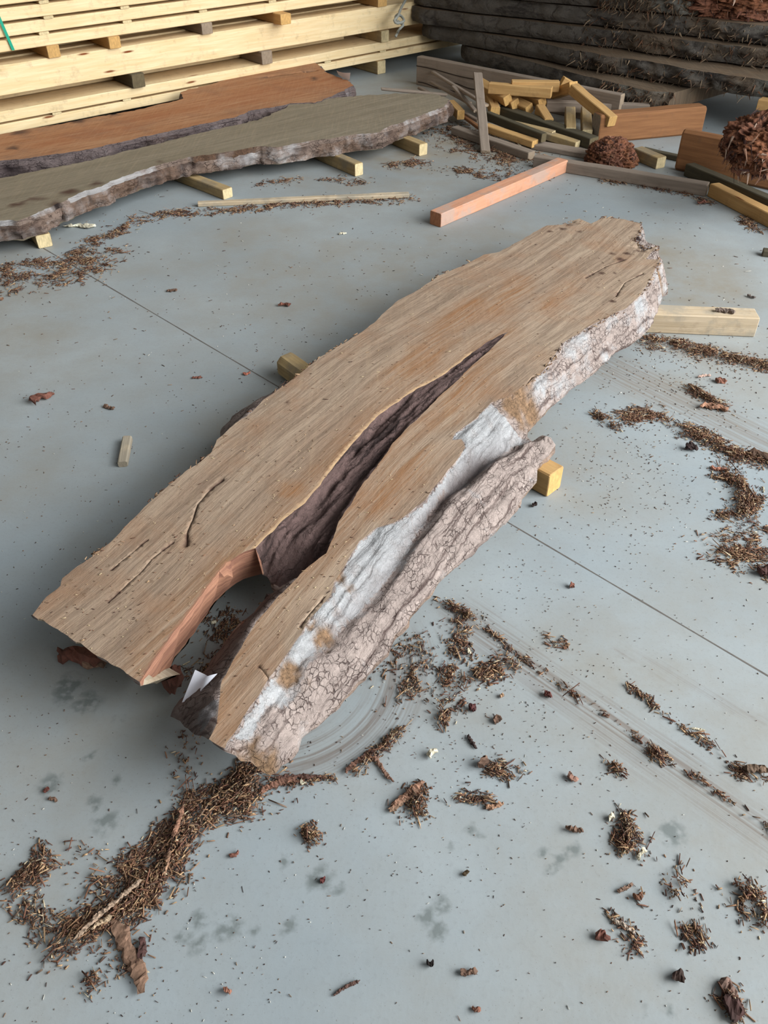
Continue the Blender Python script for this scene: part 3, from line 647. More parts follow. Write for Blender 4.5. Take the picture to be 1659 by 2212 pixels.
main_slab = slab('live_edge_slab', 'large forked tan live-edge slab with pale fissured bark lying on bearers in the middle', TOPP, BOT, ZT, ZB,
     (M_SAWN, M_BARKP, M_INCL, M_SAWN), void=VOIDPOLY, voidfn=voidfn,
     groove=[(1131,950,.02,.02),(1071,985,.035,.022),(1029,1021,.05,.026),(993,1051,.06,.03),(951,1090,.055,.028),(920,1139,.04,.024),(899,1172,.03,.02),(851,1235,.03,.02),(796,1305,.028,.02),(757,1352,.025,.018),(720,1402,.02,.016),(655,1453,.016,.014),(627,1507,.014,.014),(580,1554,.012,.012),(547,1616,.012,.012)],
     under=([(66,1330),(303,1480),(366,1548),(485,1622),(590,1672)], .80, ((303,1474),(392,1345))), axis=((300,1500),(1330,560)), res=(.008, .006),
     cracks=[([(480,1035),(450,1062),(428,1090),(418,1118),(404,1150),(402,1180)], .0026, .007), ([(372,1172),(330,1205),(300,1240),(235,1300)], .0012, .003),
             ([(318,1165),(285,1195),(240,1230)], .001, .003), ([(560,1440),(585,1470)], .001, .004), ([(1265,600),(1310,575),(1350,560)], .0016, .004),
             ([(1185,800),(1150,815),(1125,845)], .002, .006), ([(1085,880),(1045,890),(1025,925)], .002, .006), ([(1390,590),(1350,610),(1330,640)], .0014, .004), ([(700,1290),(650,1350)], .001, .004)],
     crumbs=[(1120,890,.12,.06),(1150,905,.1,.05),(1080,885,.16,.03),(1105,925,.1,.04),(548,1636,.13,.022),(575,1655,.1,.022),(520,1635,.16,.014),(630,1480,.14,.03),(690,1390,.14,.03),(740,1270,.17,.02),(1425,620,.12,.03)],
     pales=[(450,1560,.16,.03),(690,1340,.17,.03)], stains=[(1385,540,.2,.03),(1375,515,.2,.02),(1355,548,.2,.014),(1340,560,.2,.018),(1322,548,.2,.012),(1330,590,.2,.012),(1300,590,.2,.01),(1290,620,.2,.008),(1322,650,.2,.012),(1250,500,.2,.012),(1275,486,.2,.01),(1215,494,.2,.014),(460,1340,.2,.006),(620,870,.2,.01),(1240,690,.2,.008),(560,1290,.2,.0),(1232,486,.2,.02),(1190,500,.2,.01),(1380,500,.2,.02)],
     hearts=[(1000,680,.2,.12),(900,780,.2,.12),(1000,850,.2,.12),(860,1040,.2,.10),(640,1060,.2,.06),(1100,640,.2,.10),(1200,640,.2,.08)],
     steps=[(.018, [(1390,535,.2,.03)]), (.012, [(1236,480,.2,.018)])],
     pink=([(x, y) for x, y in VL[2:]], [(560,1180),(530,1194),(489,1200),(380,1345),(295,1470),(330,1510),(380,1440),(440,1360),(490,1305),(545,1262),(570,1210)]), relief=.007, prof=1.35,
     curve=[(300,1400),(420,1290),(545,1160),(640,1080),(725,985),(822,880),(945,800),(1097,705),(1240,590),(1330,540)])

slab('live_edge_slab', 'grey-brown live-edge slab with ragged bark nearest the four bearers', 
     [(-260,450),(-120,415),(0,385),(170,352),(304,319),(430,288),(560,258),(600,240),(640,220),(770,207),(850,202),(940,203),(970,214),(959,230),(889,257),(841,273),(818,286),(770,290),(720,298),(669,305),(601,317),(560,316),(490,328),(405,340),(338,358),(304,368),(277,378),(216,402),(166,419),(132,436),(95,453),(40,476),(0,476),(-260,500)],
     None,
     .15, .068, (M_SAWNG, M_BARKG, None, M_SAWNG), axis=((0,440),(940,215)), res=(.03, .012), jag=(.02, .03), relief=.006, prof=1.1, palebase=.4, wallrag=.03, wallpale=.42, wallcrumb=.7,
     crumbs=[(650,320,.1,.10),(520,345,.1,.08),(760,300,.1,.10),(450,355,.1,.08),(850,275,.1,.1)], pales=[(240,420,.1,.14),(150,440,.1,.1),(430,365,.1,.06),(10,495,.1,.1)],
     stains=[(150,415,.15,.05),(40,440,.15,.04),(205,398,.15,.03),(120,440,.15,.04),(350,350,.15,.03),(265,372,.15,.02),(75,430,.15,.03)])
slab('live_edge_slab', 'russet brown live-edge slab lying right against the yellow timber stack',
     [(-260,335),(0,290),(66,278),(130,268),(200,254),(280,241),(330,229),(395,213),(388,200),(405,194),(456,182),(507,165),(560,149),(635,135),(662,127),(676,128),(703,155),(757,177),(762,184),(736,199),(703,213),(682,221),(632,223),(595,231),(544,238),(507,253),(405,275),(304,297),(236,312),(189,323),(135,331),(68,341),(0,348),(-260,385)],
     None,
     .155, .068, (M_SAWNR, M_BARKD, None, M_SAWNR), axis=((0,320),(760,165)), res=(.03, .014), jag=(.02, .02), relief=.006, prof=1.1, wallrag=.02, wallpale=.3,
     cracks=[([(560,168),(620,160),(680,152)], .006, .02)], crumbs=[(600,240,.1,.08)], pales=[(330,300,.1,.06),(100,345,.1,.06)],
     stains=[(40,285,.155,.06),(170,262,.155,.05),(110,268,.155,.04),(245,248,.155,.03),(680,170,.155,.04),(30,320,.155,.03)], hearts=[(640,190,.155,.4),(500,220,.155,.25),(200,290,.155,.2),(350,250,.155,.15)])

# ================================================================== bearers on the floor
BG = 'pine bearers sticking out from under the grey-brown slab'
def bearer(label, e0, e1, w, h, L=.5, mat=M_BEAR, group=None, name='bearer'):
    """near lower edge passes e0 -> e1, e1 is the visible end; runs back L metres from it"""
    B = P(*e1); d = P(*e0) - B; d /= np.linalg.norm(d); return beam(name, label, B, B + d * L, w, h, mat, 'bearer', group)
bearer('split pine bearer end beside the thin lath, under the grey-brown slab', (394,397), (483,432), .062, .05, .6, group=BG)
bearer('clean pine bearer, second from the right under the grey-brown slab', (665,337), (767,382), .055, .066, .6, group=BG)
bearer('clean pine bearer end nearest the heap of offcuts, under the grey-brown slab', (818,300), (905,338), .06, .066, .6, group=BG)
bearer('square pine bearer end with a dark knot at the far left', (50,493), (84,538), .065, .062, .6, group=BG)
bearer('yellow pine bearer block under the bark limb of the big slab', (1140,1053), (1180,1075), .07, .08, .75, M_GOLD)
beam('bearer', 'pale wide timber bearer sticking out at the far end of the big slab', P(1300,715), P(1629,729), .085, .08, M_PALEW, 'bearer')
beam('bearer', 'rounded tan bearer end poking out on the shaded side of the big slab', P(720,905), P(600,815), .08, .08, M_BEAR, 'bearer', bev=.018)
beam('timber_batten', 'salmon-coloured square timber batten lying alone on the floor', P(952,492), P(1224,373), .07, .067, M_PINK, 'timber')
beam('wood_lath', 'long thin pale lath on the sawdust in front of the bearers', P(428,448), P(884,428), .035, .022, M_PALEW, 'lath')
beam('timber_offcut', 'small pale timber offcut alone on the left floor', P(278,1008), P(288,952), .03, .022, M_PALEW, 'offcut', side=1)
beam('timber_beam', 'long weathered grey beam in front of the offcut heap', P(1150,362), P(1522,425), .055, .06, M_GREYW, 'beam')
beam('timber_beam', 'golden yellow beam running out of the right edge', P(1527,424), P(1720,524), .06, .065, M_GOLD, 'beam')
beam('timber_beam', 'dark weathered beam lying behind the golden yellow beam', P(1476,380), P(1720,488), .06, .065, M_DARKW, 'beam')

# ================================================================== stack of yellow pine boards at the back left
sa, sb = P(0, 291, .09), P(973, 100, .09); sd = (sb - sa) / np.linalg.norm(sb - sa); sd[2] = 0; sn = np.array([-sd[1], sd[0], 0])
if sn[1] < 0: sn = -sn
def onstack(x, y, z):
    """point of the stack front seen at pixel column x, at height z"""
    d = _F * FPX + _R * (x - 829.5) + _U * (1106 - y); C0 = np.array([0, 0, CH]); t = np.dot(sn, sa - C0) / np.dot(sn, d); q = C0 + d * t; q[2] = z; return q
S0 = sa - sd * 1.6; S1 = sb + sd * .5
rows = [  # z0, z1, setback, width, right-end pixel or None
 (.090, .140, 0, .20, None, 'lowest'), (.152, .208, 0, .22, 985, 'second lowest'), (.286, .437, 0, .09, None, 'tall'),
 (.500, .556, 0, .2, 838, 'first above the tall beam'), (.571, .630, 0, .2, 838, 'second above the tall beam'), (.645, .705, 0, .2, 838, 'third above the tall beam'),
 (.722, .782, 0, .2, 838, 'fourth above the tall beam'), (.800, .86, 0, .2, 838, 'fifth above the tall beam'), (.876, .936, 0, .2, 838, 'top')]
BGRP = 'yellow pine boards of the stack at the back left'
for z0, z1, sbk, w, rx, nm in rows:
    A = S0.copy(); B = S1.copy() if rx is None else onstack(rx, 30, 0); A[2] = B[2] = z0
    if nm == 'tall': lab = 'thick tall yellow pine beam in the middle of the back-left stack'
    else: lab = 'long yellow pine board in the back-left stack, %s in it' % nm
    jit = random.uniform(-.006, .006)
    beam('pine_beam' if nm == 'tall' else 'pine_board', lab, A + sn * (sbk + jit), B + sn * (sbk + jit), w, z1 - z0, M_PINE, 'board', BGRP, bev=.003, rough=.0012)
    for k, pos in ((1, 'second'), (2, 'third'), (3, 'fourth')):
        ww = .2 if nm != 'tall' else .09
        beam('pine_board', 'pine board %s from the front, %s layer of the stack' % (pos, 'tall beam' if nm == 'tall' else nm), A + sn * (w + .012 + (k - 1) * (ww + .012)), B + sn * (w + .012 + (k - 1) * (ww + .012)), ww, z1 - z0 - .006 * (k == 1), M_PINE, 'board', 'inner boards of the back-left stack, ' + nm + ' layer', bev=.003)
# loose board that shows as a pale line in the wide gap below the tall beam
A = S0 + sn * .26; B = onstack(790, 90, .21) + sn * .26; A[2] = B[2] = .209
beam('pine_board', 'thin pine board seen as a pale line in the wide gap under the tall beam', A, B, .15, .022, M_PINE, 'board', None, bev=.002)
SG = 'wooden spacers between the layers of the back-left stack'
def spacer(px, py, z0, z1, w, mat, label, out=.012, L=.8):
    if z0 == .208: L = .27
    q = onstack(px, py, z0); A = q - sn * out; beam('spacer_block', label, A, A + sn * L, w, z1 - z0, mat, 'spacer', SG)
spacer(100,110,.437,.50,.075,M_GOLD,'orange spacer block on the tall beam nearest the left edge'); spacer(232,90,.437,.50,.075,M_GOLD,'orange spacer block on the tall beam beside the leftmost one', .02)
spacer(432,60,.437,.50,.08,M_GREYW,'grey spacer block on the tall beam in the middle', .02); spacer(590,45,.437,.50,.085,M_GOLD,'orange spacer block jutting farthest out over the tall beam', .09)
spacer(815,12,.437,.50,.085,M_GOLD,'brown spacer block at the right end on the tall beam', .01)
spacer(280,170,.208,.286,.085,M_DARKW,'blue-grey dirty spacer block under the tall beam at left', .03); spacer(560,120,.208,.286,.085,M_GREYW,'grey spacer block under the middle of the tall beam', .03)
spacer(820,80,.208,.286,.075,M_BEAR,'pale split spacer block under the right end of the tall beam', .02)
spacer(812,150,0,.09,.08,M_BEAR,'bearer block on the floor below the right end of the stack', .02)
for x, y, z0, z1 in ((112,245,.140,.152),(265,220,.140,.152),(700,130,.140,.152),(820,110,.140,.152),(85,80,.556,.571),(265,52,.556,.571),(430,30,.556,.571),(95,45,.630,.645),(260,22,.630,.645),(85,14,.705,.722),(440,3,.630,.645),(580,5,.556,.571)):
    spacer(x, y, z0, z1, .06, M_BEAR, 'thin spacer slat in the %s thin gap, %s' % ({.140: 'lowest', .556: 'first upper', .630: 'second upper', .705: 'third upper'}[z0], 'second from left' if 100 < x < 120 else 'leftmost' if x < 100 else 'far left of its middle' if x < 150 else 'left of its middle' if x < 300 else 'in its middle' if x < 500 else 'right of its middle' if x < 720 else 'near its right end'), .004)
# green strap
q0 = onstack(4, 50, .63); pts = []
def strip(name, label, cat, pts, w, th, mat, wdir, group=None):
    pts = np.array(pts); wv = np.array(wdir, float); wv /= np.linalg.norm(wv); t = np.gradient(pts, axis=0); nn = np.cross(t, wv); nn /= np.linalg.norm(nn, axis=1)[:, None]
    V = []; 
    for p, n in zip(pts, nn): V += [p - wv*w/2 - n*th/2, p + wv*w/2 - n*th/2, p + wv*w/2 + n*th/2, p - wv*w/2 + n*th/2]
    F = [(0,1,2,3), tuple(4*(len(pts)-1)+k for k in (3,2,1,0))]
    for i in range(len(pts)-1):
        for k in range(4): F.append((4*i+k, 4*i+4+k, 4*i+4+(k+1)%4, 4*i+(k+1)%4))
    return tag(mesh_obj(name, V, F, mat, loc=pts.mean(0)), label, cat, group)
strip('packing_strap', 'green packing strap hanging down over the board ends at left edge', 'strap', [onstack(5+ (z-.63)*-30, 60, z) - sn*.014 + sd*(.63-z)*.12 for z in np.linspace(.95,.505,12)], .016, .0015, M_STRAP, sd)

# ================================================================== stack of dark live-edge slabs at the back right
def bark_slab(name, label, A, B, depth, th, mats, group, seed, rag=.05, bulge=.02, cat='slab', endrag=.06):
    """thick slab with natural bark front edge; A->B its front bottom edge"""
    A, B, L, d, n, u = frame(A, B); u = np.array([0, 0, 1.]); m = 18
    xs = np.linspace(0, L, max(20, int(L / .025))); V = []; nf = 10
    prof = [(0 + bulge * 1.0, 0.)] + [(bulge * (1 - math.sin(math.pi * k / (nf))) , th * k / nf) for k in range(1, nf)] + [(bulge * .8, th)]
    top = [(bulge + depth * k / 5, th) for k in range(1, 6)]; bot = [(bulge + depth * (5 - k) / 5, 0.) for k in range(0, 5)]
    sec = np.array(prof + top + bot); ns = len(sec); npf = len(prof)
    for x in xs:
        wob = .06 * fbm(np.array([[x * 1.3, 0, 0]]), 1, 3, seed)[0] + .02 * fbm(np.array([[x * 9, 0, 0]]), 1, 3, seed + 1)[0]
        e0 = min(x, L - x); rnd = endrag * (1 - smooth01(np.array([e0 / .12]))[0])
        for j, (dy, dz) in enumerate(sec):
            k = 1. if j < npf else 0.
            V.append(A + d * x + n * (dy + (wob + rnd) * (k if j < npf else (1 if dy < bulge + .01 else 0))) + u * dz)
    V = np.array(V); ns_ = fbm(V * [1, 1, 1.4], 14, 4, seed); n2 = fbm(V, 45, 3, seed + 2)
    isf = np.tile(np.arange(ns) < npf, len(xs)); xx = np.repeat(xs, ns); ragw = rag * (.25 + .75 * smooth01((xx - 1.25) / .5))
    mid = np.tile(np.array([math.sin(math.pi * min(j, npf - 1) / (npf - 1)) if j < npf else 0 for j in range(ns)]), len(xs))
    V += np.outer((ns_ * ragw + n2 * ragw * .4) * (.35 + .65 * mid) * isf, -n)
    V[:, 2] += .004 * fbm(V, 8, 2, seed + 4) * (V[:, 2] > A[2] + .01)
    F = []; 
    for i in range(len(xs) - 1):
        for j in range(ns): F.append((i*ns+j, (i+1)*ns+j, (i+1)*ns+(j+1)%ns, i*ns+(j+1)%ns))
    Fb = [f for k, f in enumerate(F) if (k % ns) < npf - 1]; Fw = [f for k, f in enumerate(F) if (k % ns) >= npf - 1] + [tuple(range(ns)), tuple((len(xs)-1)*ns + j for j in range(ns-1, -1, -1))]
    nn_ = np.cross(V[Fb[0][1]] - V[Fb[0][0]], V[Fb[0][2]] - V[Fb[0][1]])
    if nn_ @ n > 0: Fb = [f[::-1] for f in Fb]; Fw = [f[::-1] for f in Fw]
    loc = (A + B) / 2 + n * depth / 2; root = empty(name, loc); tag(root, label, cat, group)
    w = (V - A) @ n; zz = V[:, 2]; z0 = np.zeros(len(V)); pl = .15 + .5 * smooth01((xx - L * .7) / (L * .2))
    at = dict(gc=np.column_stack([xx, zz * 1.0 + w * .3 + seed, w]), pale=pl, crumb=.65*smooth01((xx - 1.45) / .4)*smooth01(.5+2.2*fbm(V, 6, 3, seed)), deep=z0, stain=z0, heart=z0, rim=z0, pink=z0)
    at2 = dict(at); at2['gc'] = np.column_stack([xx, w + seed, zz])
    def clean(FF, a, nm, mat, sm):
        u_ = np.unique(np.concatenate([np.array(f) for f in FF])); rm = {v: k for k, v in enumerate(u_)}
        mesh_obj(nm, V[u_] - loc, [[rm[v] for v in f] for f in FF], mat, root, smooth=sm, attrs={k: v[u_] for k, v in a.items()})
    cand = np.where(isf & (xx > 1.35))[0]
    if len(cand) and cat == 'slab' and seed < 60:
        VV, FF, CC = [], [], []
        for i in rng.choice(cand, 260):
            p = V[i] - loc; d_ = -n * rng.uniform(.1, .8) + d * rng.normal(0, .6) + np.array([0, 0, -rng.uniform(.1, 1.)]); d_ /= np.linalg.norm(d_); s_ = np.cross(d_, rng.normal(0, 1, 3)); s_ /= np.linalg.norm(s_); t_ = np.cross(d_, s_)
            Lf = rng.uniform(.015, .06); w_ = rng.uniform(.0015, .006); b = len(VV); bd = rng.normal(0, .3, 3)
            for k in range(3):
                q = p + d_ * Lf * k / 2 + bd * Lf * (k / 2) ** 2 * .5; ww = w_ * (1 - k / 2.6); VV += [q + s_ * ww, q + t_ * ww * .4, q - s_ * ww, q - t_ * ww * .4]
            for k in range(2):
                for j in range(4): FF.append((b + 4*k + j, b + 4*k + (j+1) % 4, b + 4*k + 4 + (j+1) % 4, b + 4*k + 4 + j))
            FF.append((b + 8, b + 9, b + 10, b + 11)); CC += [(*(np.array([srgb(120, 100, 80), srgb(84, 66, 52), srgb(150, 128, 104), srgb(104, 72, 52)][rng.integers(4)]) * rng.uniform(.6, 1.1)), 1)] * 12
        o = mesh_obj('bark_fibres', VV, FF, M_CHIP, root, attrs=dict(col=np.array(CC))); o['kind'] = 'stuff'
    clean(Fb, at, 'bark_edge', mats[0], True); clean(Fw, at2, 'sawn_wood', mats[1], False)
    return root
RG = 'dark bark-edged slabs stacked at the back right'
def ext(p, q, z, x):
    a, b = P(*p, z), P(*q, z); 
    # extend a->b to pixel column x at height z
    d = b - a; lo, hi = 0., 6.
    for _ in range(40):
        mid = (lo + hi) / 2; c = a + d * mid - np.array([0, 0, CH]); px = 829.5 + FPX * (c @ _R) / (c @ _F)
        if px < x: lo = mid
        else: hi = mid
    return a + d * lo
stk = [((982,128),(1350,222),.095,1430,'lowest'), ((898,82),(1397,171),.205,1820,'second from below'), ((876,50),(1449,121),.315,1840,'third from below'),
       ((880,12),(1497,81),.425,1840,'fourth from below'), ((900,-22),(1516,38),.535,1500,'fifth from below'), ((900,-60),(1516,0),.645,1470,'sixth from below'), ((905,-95),(1516,-38),.755,1470,'topmost')]
for k, (p, q, z, xe, nm) in enumerate(stk):
    A = P(*p, z); B = ext(p, q, z, xe)
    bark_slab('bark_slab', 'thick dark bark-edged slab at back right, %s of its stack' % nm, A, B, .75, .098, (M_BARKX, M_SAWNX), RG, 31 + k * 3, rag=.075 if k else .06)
# bearers under it
for px, py, nm in ((1050, 150, 'left'), (1380, 236, 'right')):
    q = P(px, py, 0); dd = P(1350,222,.1) - P(1000,133,.1); dd[2] = 0; dd /= np.linalg.norm(dd); nn = np.array([-dd[1], dd[0], 0]); nn = nn if nn[1] > 0 else -nn
    beam('bearer', 'dark bearer on the floor under the %s part of the dark slab stack' % nm, q + nn * .12, q + nn * .75, .09, .09, M_DARKW, 'bearer')
# ragged root pieces and boards to the right of the stack
beam('timber_plank', 'thin yellow board lying in the dark at the top right edge', P(1575,172,.22), P(1760,206,.22), .12, .02, M_GOLD, 'plank')
beam('timber_plank', 'narrow yellow board between two slabs near the top right', P(1452,24,.526), P(1625,46,.526), .1, .022, M_GOLD, 'plank')
beam('timber_batten', 'yellow batten end standing out at the right edge above the bark lump', P(1632,238,.16), P(1780,262,.16), .08, .06, M_GOLD, 'timber')

def lump(name, label, c, rad, mat, seed, fib=300, fibcol=None, cat='bark', flen=(.03, .09)):
    """shaggy broken root / bark lump: body plus loose fibres"""
    import bmesh
    bm = bmesh.new(); bmesh.ops.create_icosphere(bm, subdivisions=6, radius=1.)
    V = np.array([v.co[:] for v in bm.verts]); F = [[v.index for v in f.verts] for f in bm.faces]; bm.free()
    N = V.copy(); r = 1 + .38 * fbm(N, 1.6, 4, seed) + .16 * (1 - 3 * np.abs(fbm(N * [2, 2, 5], 2.2, 3, seed + 1))) + .06 * fbm(N, 14, 3, seed + 3)
    V = N * r[:, None] * np.array(rad); V[:, 2] = np.maximum(V[:, 2], -rad[2] * .85)
    loc = np.array(c, float); root = empty(name, loc); tag(root, label, cat)
    z0 = np.zeros(len(V)); at = dict(gc=V * [1.5, 1.5, 1], pale=z0, crumb=smooth01(.5 + 2 * fbm(N, 2.5, 3, seed + 7)) * .8, deep=np.clip(-fbm(N, 3, 3, seed + 2), 0, 1) * 1.2)
    mesh_obj('bark_body', V, F, mat, root, smooth=True, attrs=at)
    VV, FF, CC = [], [], []
    idx = rng.choice(len(V), fib)
    for i in idx:
        p = V[i] * rng.uniform(.92, 1.0); nrm = N[i] * np.array([1, 1, .4]); d = nrm * .35 + rng.normal(0, .5, 3) + np.array([.1, -.2, -.8]); d /= np.linalg.norm(d)
        d -= nrm * (d @ nrm) * .75 / max(nrm @ nrm, .01); d /= np.linalg.norm(d); L = rng.uniform(*flen) * .6; w = rng.uniform(.002, .009); s_ = np.cross(d, nrm + rng.normal(0, .3, 3)); s_ /= np.linalg.norm(s_); t_ = np.cross(d, s_)
        b = len(VV); bend = rng.normal(0, .25, 3)
        for k in range(4):
            q = p + d * L * k / 3 + bend * L * (k / 3) ** 2 * .6; ww = w * (1 - k / 3.6)
            VV += [q + s_ * ww, q + t_ * ww * .25, q - s_ * ww, q - t_ * ww * .25]
        for k in range(3):
            for j in range(4): FF.append((b + 4*k + j, b + 4*k + (j+1) % 4, b + 4*k + 4 + (j+1) % 4, b + 4*k + 4 + j))
        FF.append((b + 12, b + 13, b + 14, b + 15)); c_ = np.array(fibcol[rng.integers(len(fibcol))]) * rng.uniform(.7, 1.2); CC += [(*c_, 1)] * 16
    o = mesh_obj('bark_fibres', VV, FF, M_CHIP, root, attrs=dict(col=np.array(CC))); o['kind'] = 'stuff'
    return root
M_LUMP = mat_bark('shaggy_rust_bark', srgb(150, 130, 115), srgb(134, 88, 68), srgb(34, 20, 18), srgb(158, 100, 66), (20, 30), (6, 26))
FC = [srgb(132, 84, 66), srgb(160, 120, 98), srgb(92, 58, 48), srgb(178, 150, 132), srgb(70, 46, 42)]
beam('timber_plank', 'orange-brown thick plank on edge under the big shaggy bark lump', P(1456,368), P(1720,425), .05, .215, M_BROWN, 'plank', bev=.02)
lump('bark_lump', 'large shaggy rust-brown bark lump at the right edge', P(1662,318,.335) + np.array([.02, .03, 0]), (.19, .16, .135), M_LUMP, 5, 1500, FC, flen=(.03, .10))
lump('bark_lump', 'small shaggy bark lump beside the long grey beam', P(1322,338,.045) + np.array([0, .02, 0]), (.13, .11, .095), M_LUMP, 12, 600, [srgb(150, 110, 84), srgb(92, 62, 50), srgb(66, 46, 42), srgb(120, 84, 62)], flen=(.02, .06))
lump('bark_lump', 'rusty ragged root lump near the top right corner', P(1625,8,.62) + np.array([.10, .20, 0]), (.42, .20, .13), M_LUMP, 27, 500, FC)


# ================================================================== heap of offcuts
HB = 'golden batten offcuts in the heap'; HL = 'laths and strips lying under the heap'
def c3(x, y): return (950 + x / 4.1475, 130 + y / 4.1475)
def hp(label, a, za, b, zb_, w=.06, h=.06, mat=M_GOLD, group=HB, name='batten_offcut', side=1, roll=0., **kw):
    return beam(name, label, P(*c3(*a), za), P(*c3(*b), zb_), w, h, mat, 'offcut', group, side, roll, **kw)
beam('timber_plank', 'thick cracked grey-brown plank standing on edge behind the heap', P(899,183), P(1330,274), .055, .185, M_GREYW, 'plank')
_a, _b = P(899,183), P(1330,274); _d = (_b - _a) / np.linalg.norm(_b - _a); _n = np.array([-_d[1], _d[0], 0]); _n = _n if _n[1] > 0 else -_n; gplank = bpy.data.objects['timber_plank.001'] if 'timber_plank.001' in bpy.data.objects else None
for t0, t1, z0, z1 in ((.0, .75, .125, .108), (.30, .62, .062, .045), (.02, .35, .022, .006)):
    pts = [_a + _d * (t0 + (t1 - t0) * u) - _n * .0035 + np.array([0, 0, z0 + (z1 - z0) * u + .004 * math.sin(9 * u)]) for u in np.linspace(0, 1, 16)]
    ck = strip('crack', None, None, pts, .005, .002, M_CRK, (0, 0, 1)); gp = [o for o in bpy.data.objects if o.get('label', '').startswith('thick cracked')][0]
    bpy.context.view_layer.update(); ck.parent = gp; ck.matrix_parent_inverse = gp.matrix_world.inverted()
beam('timber_plank', 'brown thick plank with grey sawn end behind the heap at right', P(1290,312), P(1515,290), .10, .16, M_BROWN, 'plank', bev=.012)
hp('golden batten lying level on top at the left of the heap', (430,302), .155, (990,347), .155)
hp('golden batten just behind the top level one', (640,285), .17, (1065,290), .17)
hp('longest slanting golden batten on the right of the heap', (1150,305), .19, (1495,600), .10)
hp('golden batten stub rising to the top of the heap', (1000,350), .10, (1165,290), .19)
hp('short golden batten end behind the top of the heap', (1075,240), .17, (1180,300), .13)
hp('rolled batten end, leftmost of the square ends', (330,270), .11, (588,420), .09, roll=.45); hp('rolled batten end, second of the square ends', (400,330), .08, (655,462), .06, roll=.45)
hp('pale rolled batten end, lowest of the square ends', (560,400), .06, (782,505), .04, roll=.45); hp('rolled batten end, rightmost of the square ends', (660,330), .10, (895,440), .085, roll=.4)
hp('golden batten pointing to the viewer in the middle of the heap', (845,480), .06, (925,610), .02); hp('golden batten behind the upright stick at left', (385,330), .06, (450,510), .04)
beam('batten_offcut', 'greyish lilac level batten behind the slanting one', P(1179,242,.065), P(1400,250,.065), .06, .06, M_GREYW, 'offcut', HB)
hp('dull grey batten pointing to the viewer under the level grey one', (1115,500), .05, (1118,692), .012, mat=M_BEAR); hp('batten with bright yellow end beside the dull grey one', (1255,500), .06, (1266,712), .012, mat=M_BEAR)
hp('single square batten end on the far left of the heap', (60,440), .05, (152,536), .04, w=.05, h=.055)
hp('olive dark beam lying low under the heap', (500,500), .02, (1330,800), .0, .08, .06, M_DARKW, HL, 'wood_lath'); hp('long grey-tan lath nearest the open floor', (100,668), .005, (785,902), .0, .06, .045, M_GREYW, HL, 'wood_lath')
hp('yellow lath with notched end beside the small bark lump', (700,640), .03, (1205,800), .0, .06, .04, M_BEAR, HL, 'wood_lath'); hp('yellow-tan lath crossing behind the upright stick', (380,640), .03, (820,790), .015, .06, .04, M_GOLD, HL, 'wood_lath')
hp('dark brown bark-faced strip across the heap', (400,540), .05, (905,740), .04, .04, .05, M_DARKW, HL, 'wood_lath'); hp('grey lath between the strip and the olive beam', (620,600), .04, (1000,690), .03, .05, .03, M_BEAR, HL, 'wood_lath')
hp('flat grey lath end touching the small bark lump', (815,800), .0, (1400,905), .0, .09, .03, M_GREYW, HL, 'wood_lath')
hp('upright weathered stick leaning at the left of the heap', (365,838), .0, (300,140), .24, .055, .022, M_GREYW, HL, 'wood_stick', jag=.01)
for a, za, b, zb_, lab in (((-80,120), .10, (400,420), .13, 'thin split strip slanting into the left of the heap'), ((-90,210), .06, (250,400), .08, 'lower thin split strip left of the heap'), ((-200,260), .02, (330,560), .04, 'thin strip on the floor at the left of the heap'), ((100,250), .12, (300,470), .06, 'thin grey splinter behind the upright stick'), ((-60,330), .03, (360,640), .03, 'brown split strip lowest at the left of the heap')):
    hp(lab, a, za, b, zb_, .03, .016, M_GREYW if 'brown' not in lab else M_BROWN, HL, 'wood_strip', jag=.01)
beam('wood_strip', 'thin bowed strip on the floor at the far end of the grey-brown slab', P(824,196,.155), P(965,209,.12), .035, .014, M_GREYW, 'offcut', None, jag=.01)
bearer('stubby yellow batten with bright end right of the small bark lump', (1369,346), (1416,366), .065, .062, .2, M_BEAR, name='batten_offcut')
beam('wood_wedge', 'small pale wooden wedge between the bark lump and stubby batten', P(1352,350), P(1368,351), .03, .06, M_GOLD, 'offcut', taper=.3)
beam('timber_lath', 'dark strip in the shade behind the stubby batten', P(1385,332), P(1475,352), .04, .03, M_DARKW, 'lath')
beam('wood_strip', 'dark offcut at the right edge of the open floor', P(1646,555), P(1690,560), .04, .03, M_DARKW, 'offcut')

# ================================================================== papers and rope
def sheet(name, label, corners, bend, mat, cat='paper', n=10):
    a, b, c, d = [np.array(q) for q in corners]; V = []; nrm = np.cross(b - a, d - a); nrm /= np.linalg.norm(nrm)
    for i in range(n + 1):
        for j in range(n + 1):
            u, v = i / n, j / n; p = (a * (1-u) + b * u) * (1-v) + (d * (1-u) + c * u) * v
            V.append(p + nrm * bend * math.sin(math.pi * u) * (.5 + .5 * v))
    V = np.array(V); k = len(V); V2 = np.vstack([V, V + nrm * .0006]); F = []; I = lambda i, j: i * (n + 1) + j
    for i in range(n):
        for j in range(n): F.append((I(i,j), I(i+1,j), I(i+1,j+1), I(i,j+1))); F.append((k+I(i,j), k+I(i,j+1), k+I(i+1,j+1), k+I(i+1,j)))
    return tag(mesh_obj(name, V2, F, mat, loc=V.mean(0), smooth=True), label, cat)
sheet('paper_tag', 'white paper tag standing at the end of the russet slab', [P(731,161,.16), P(755,175,.15), P(757,157,.205), P(727,152,.19)], .01, M_PAPER)
sheet('paper_sheet', 'curled grey-white paper sheet in the fork of the big slab', [P(388,1531,.12), P(428,1506,.155), P(452,1464,.185), P(422,1447,.165)], -.012, M_PAPER)
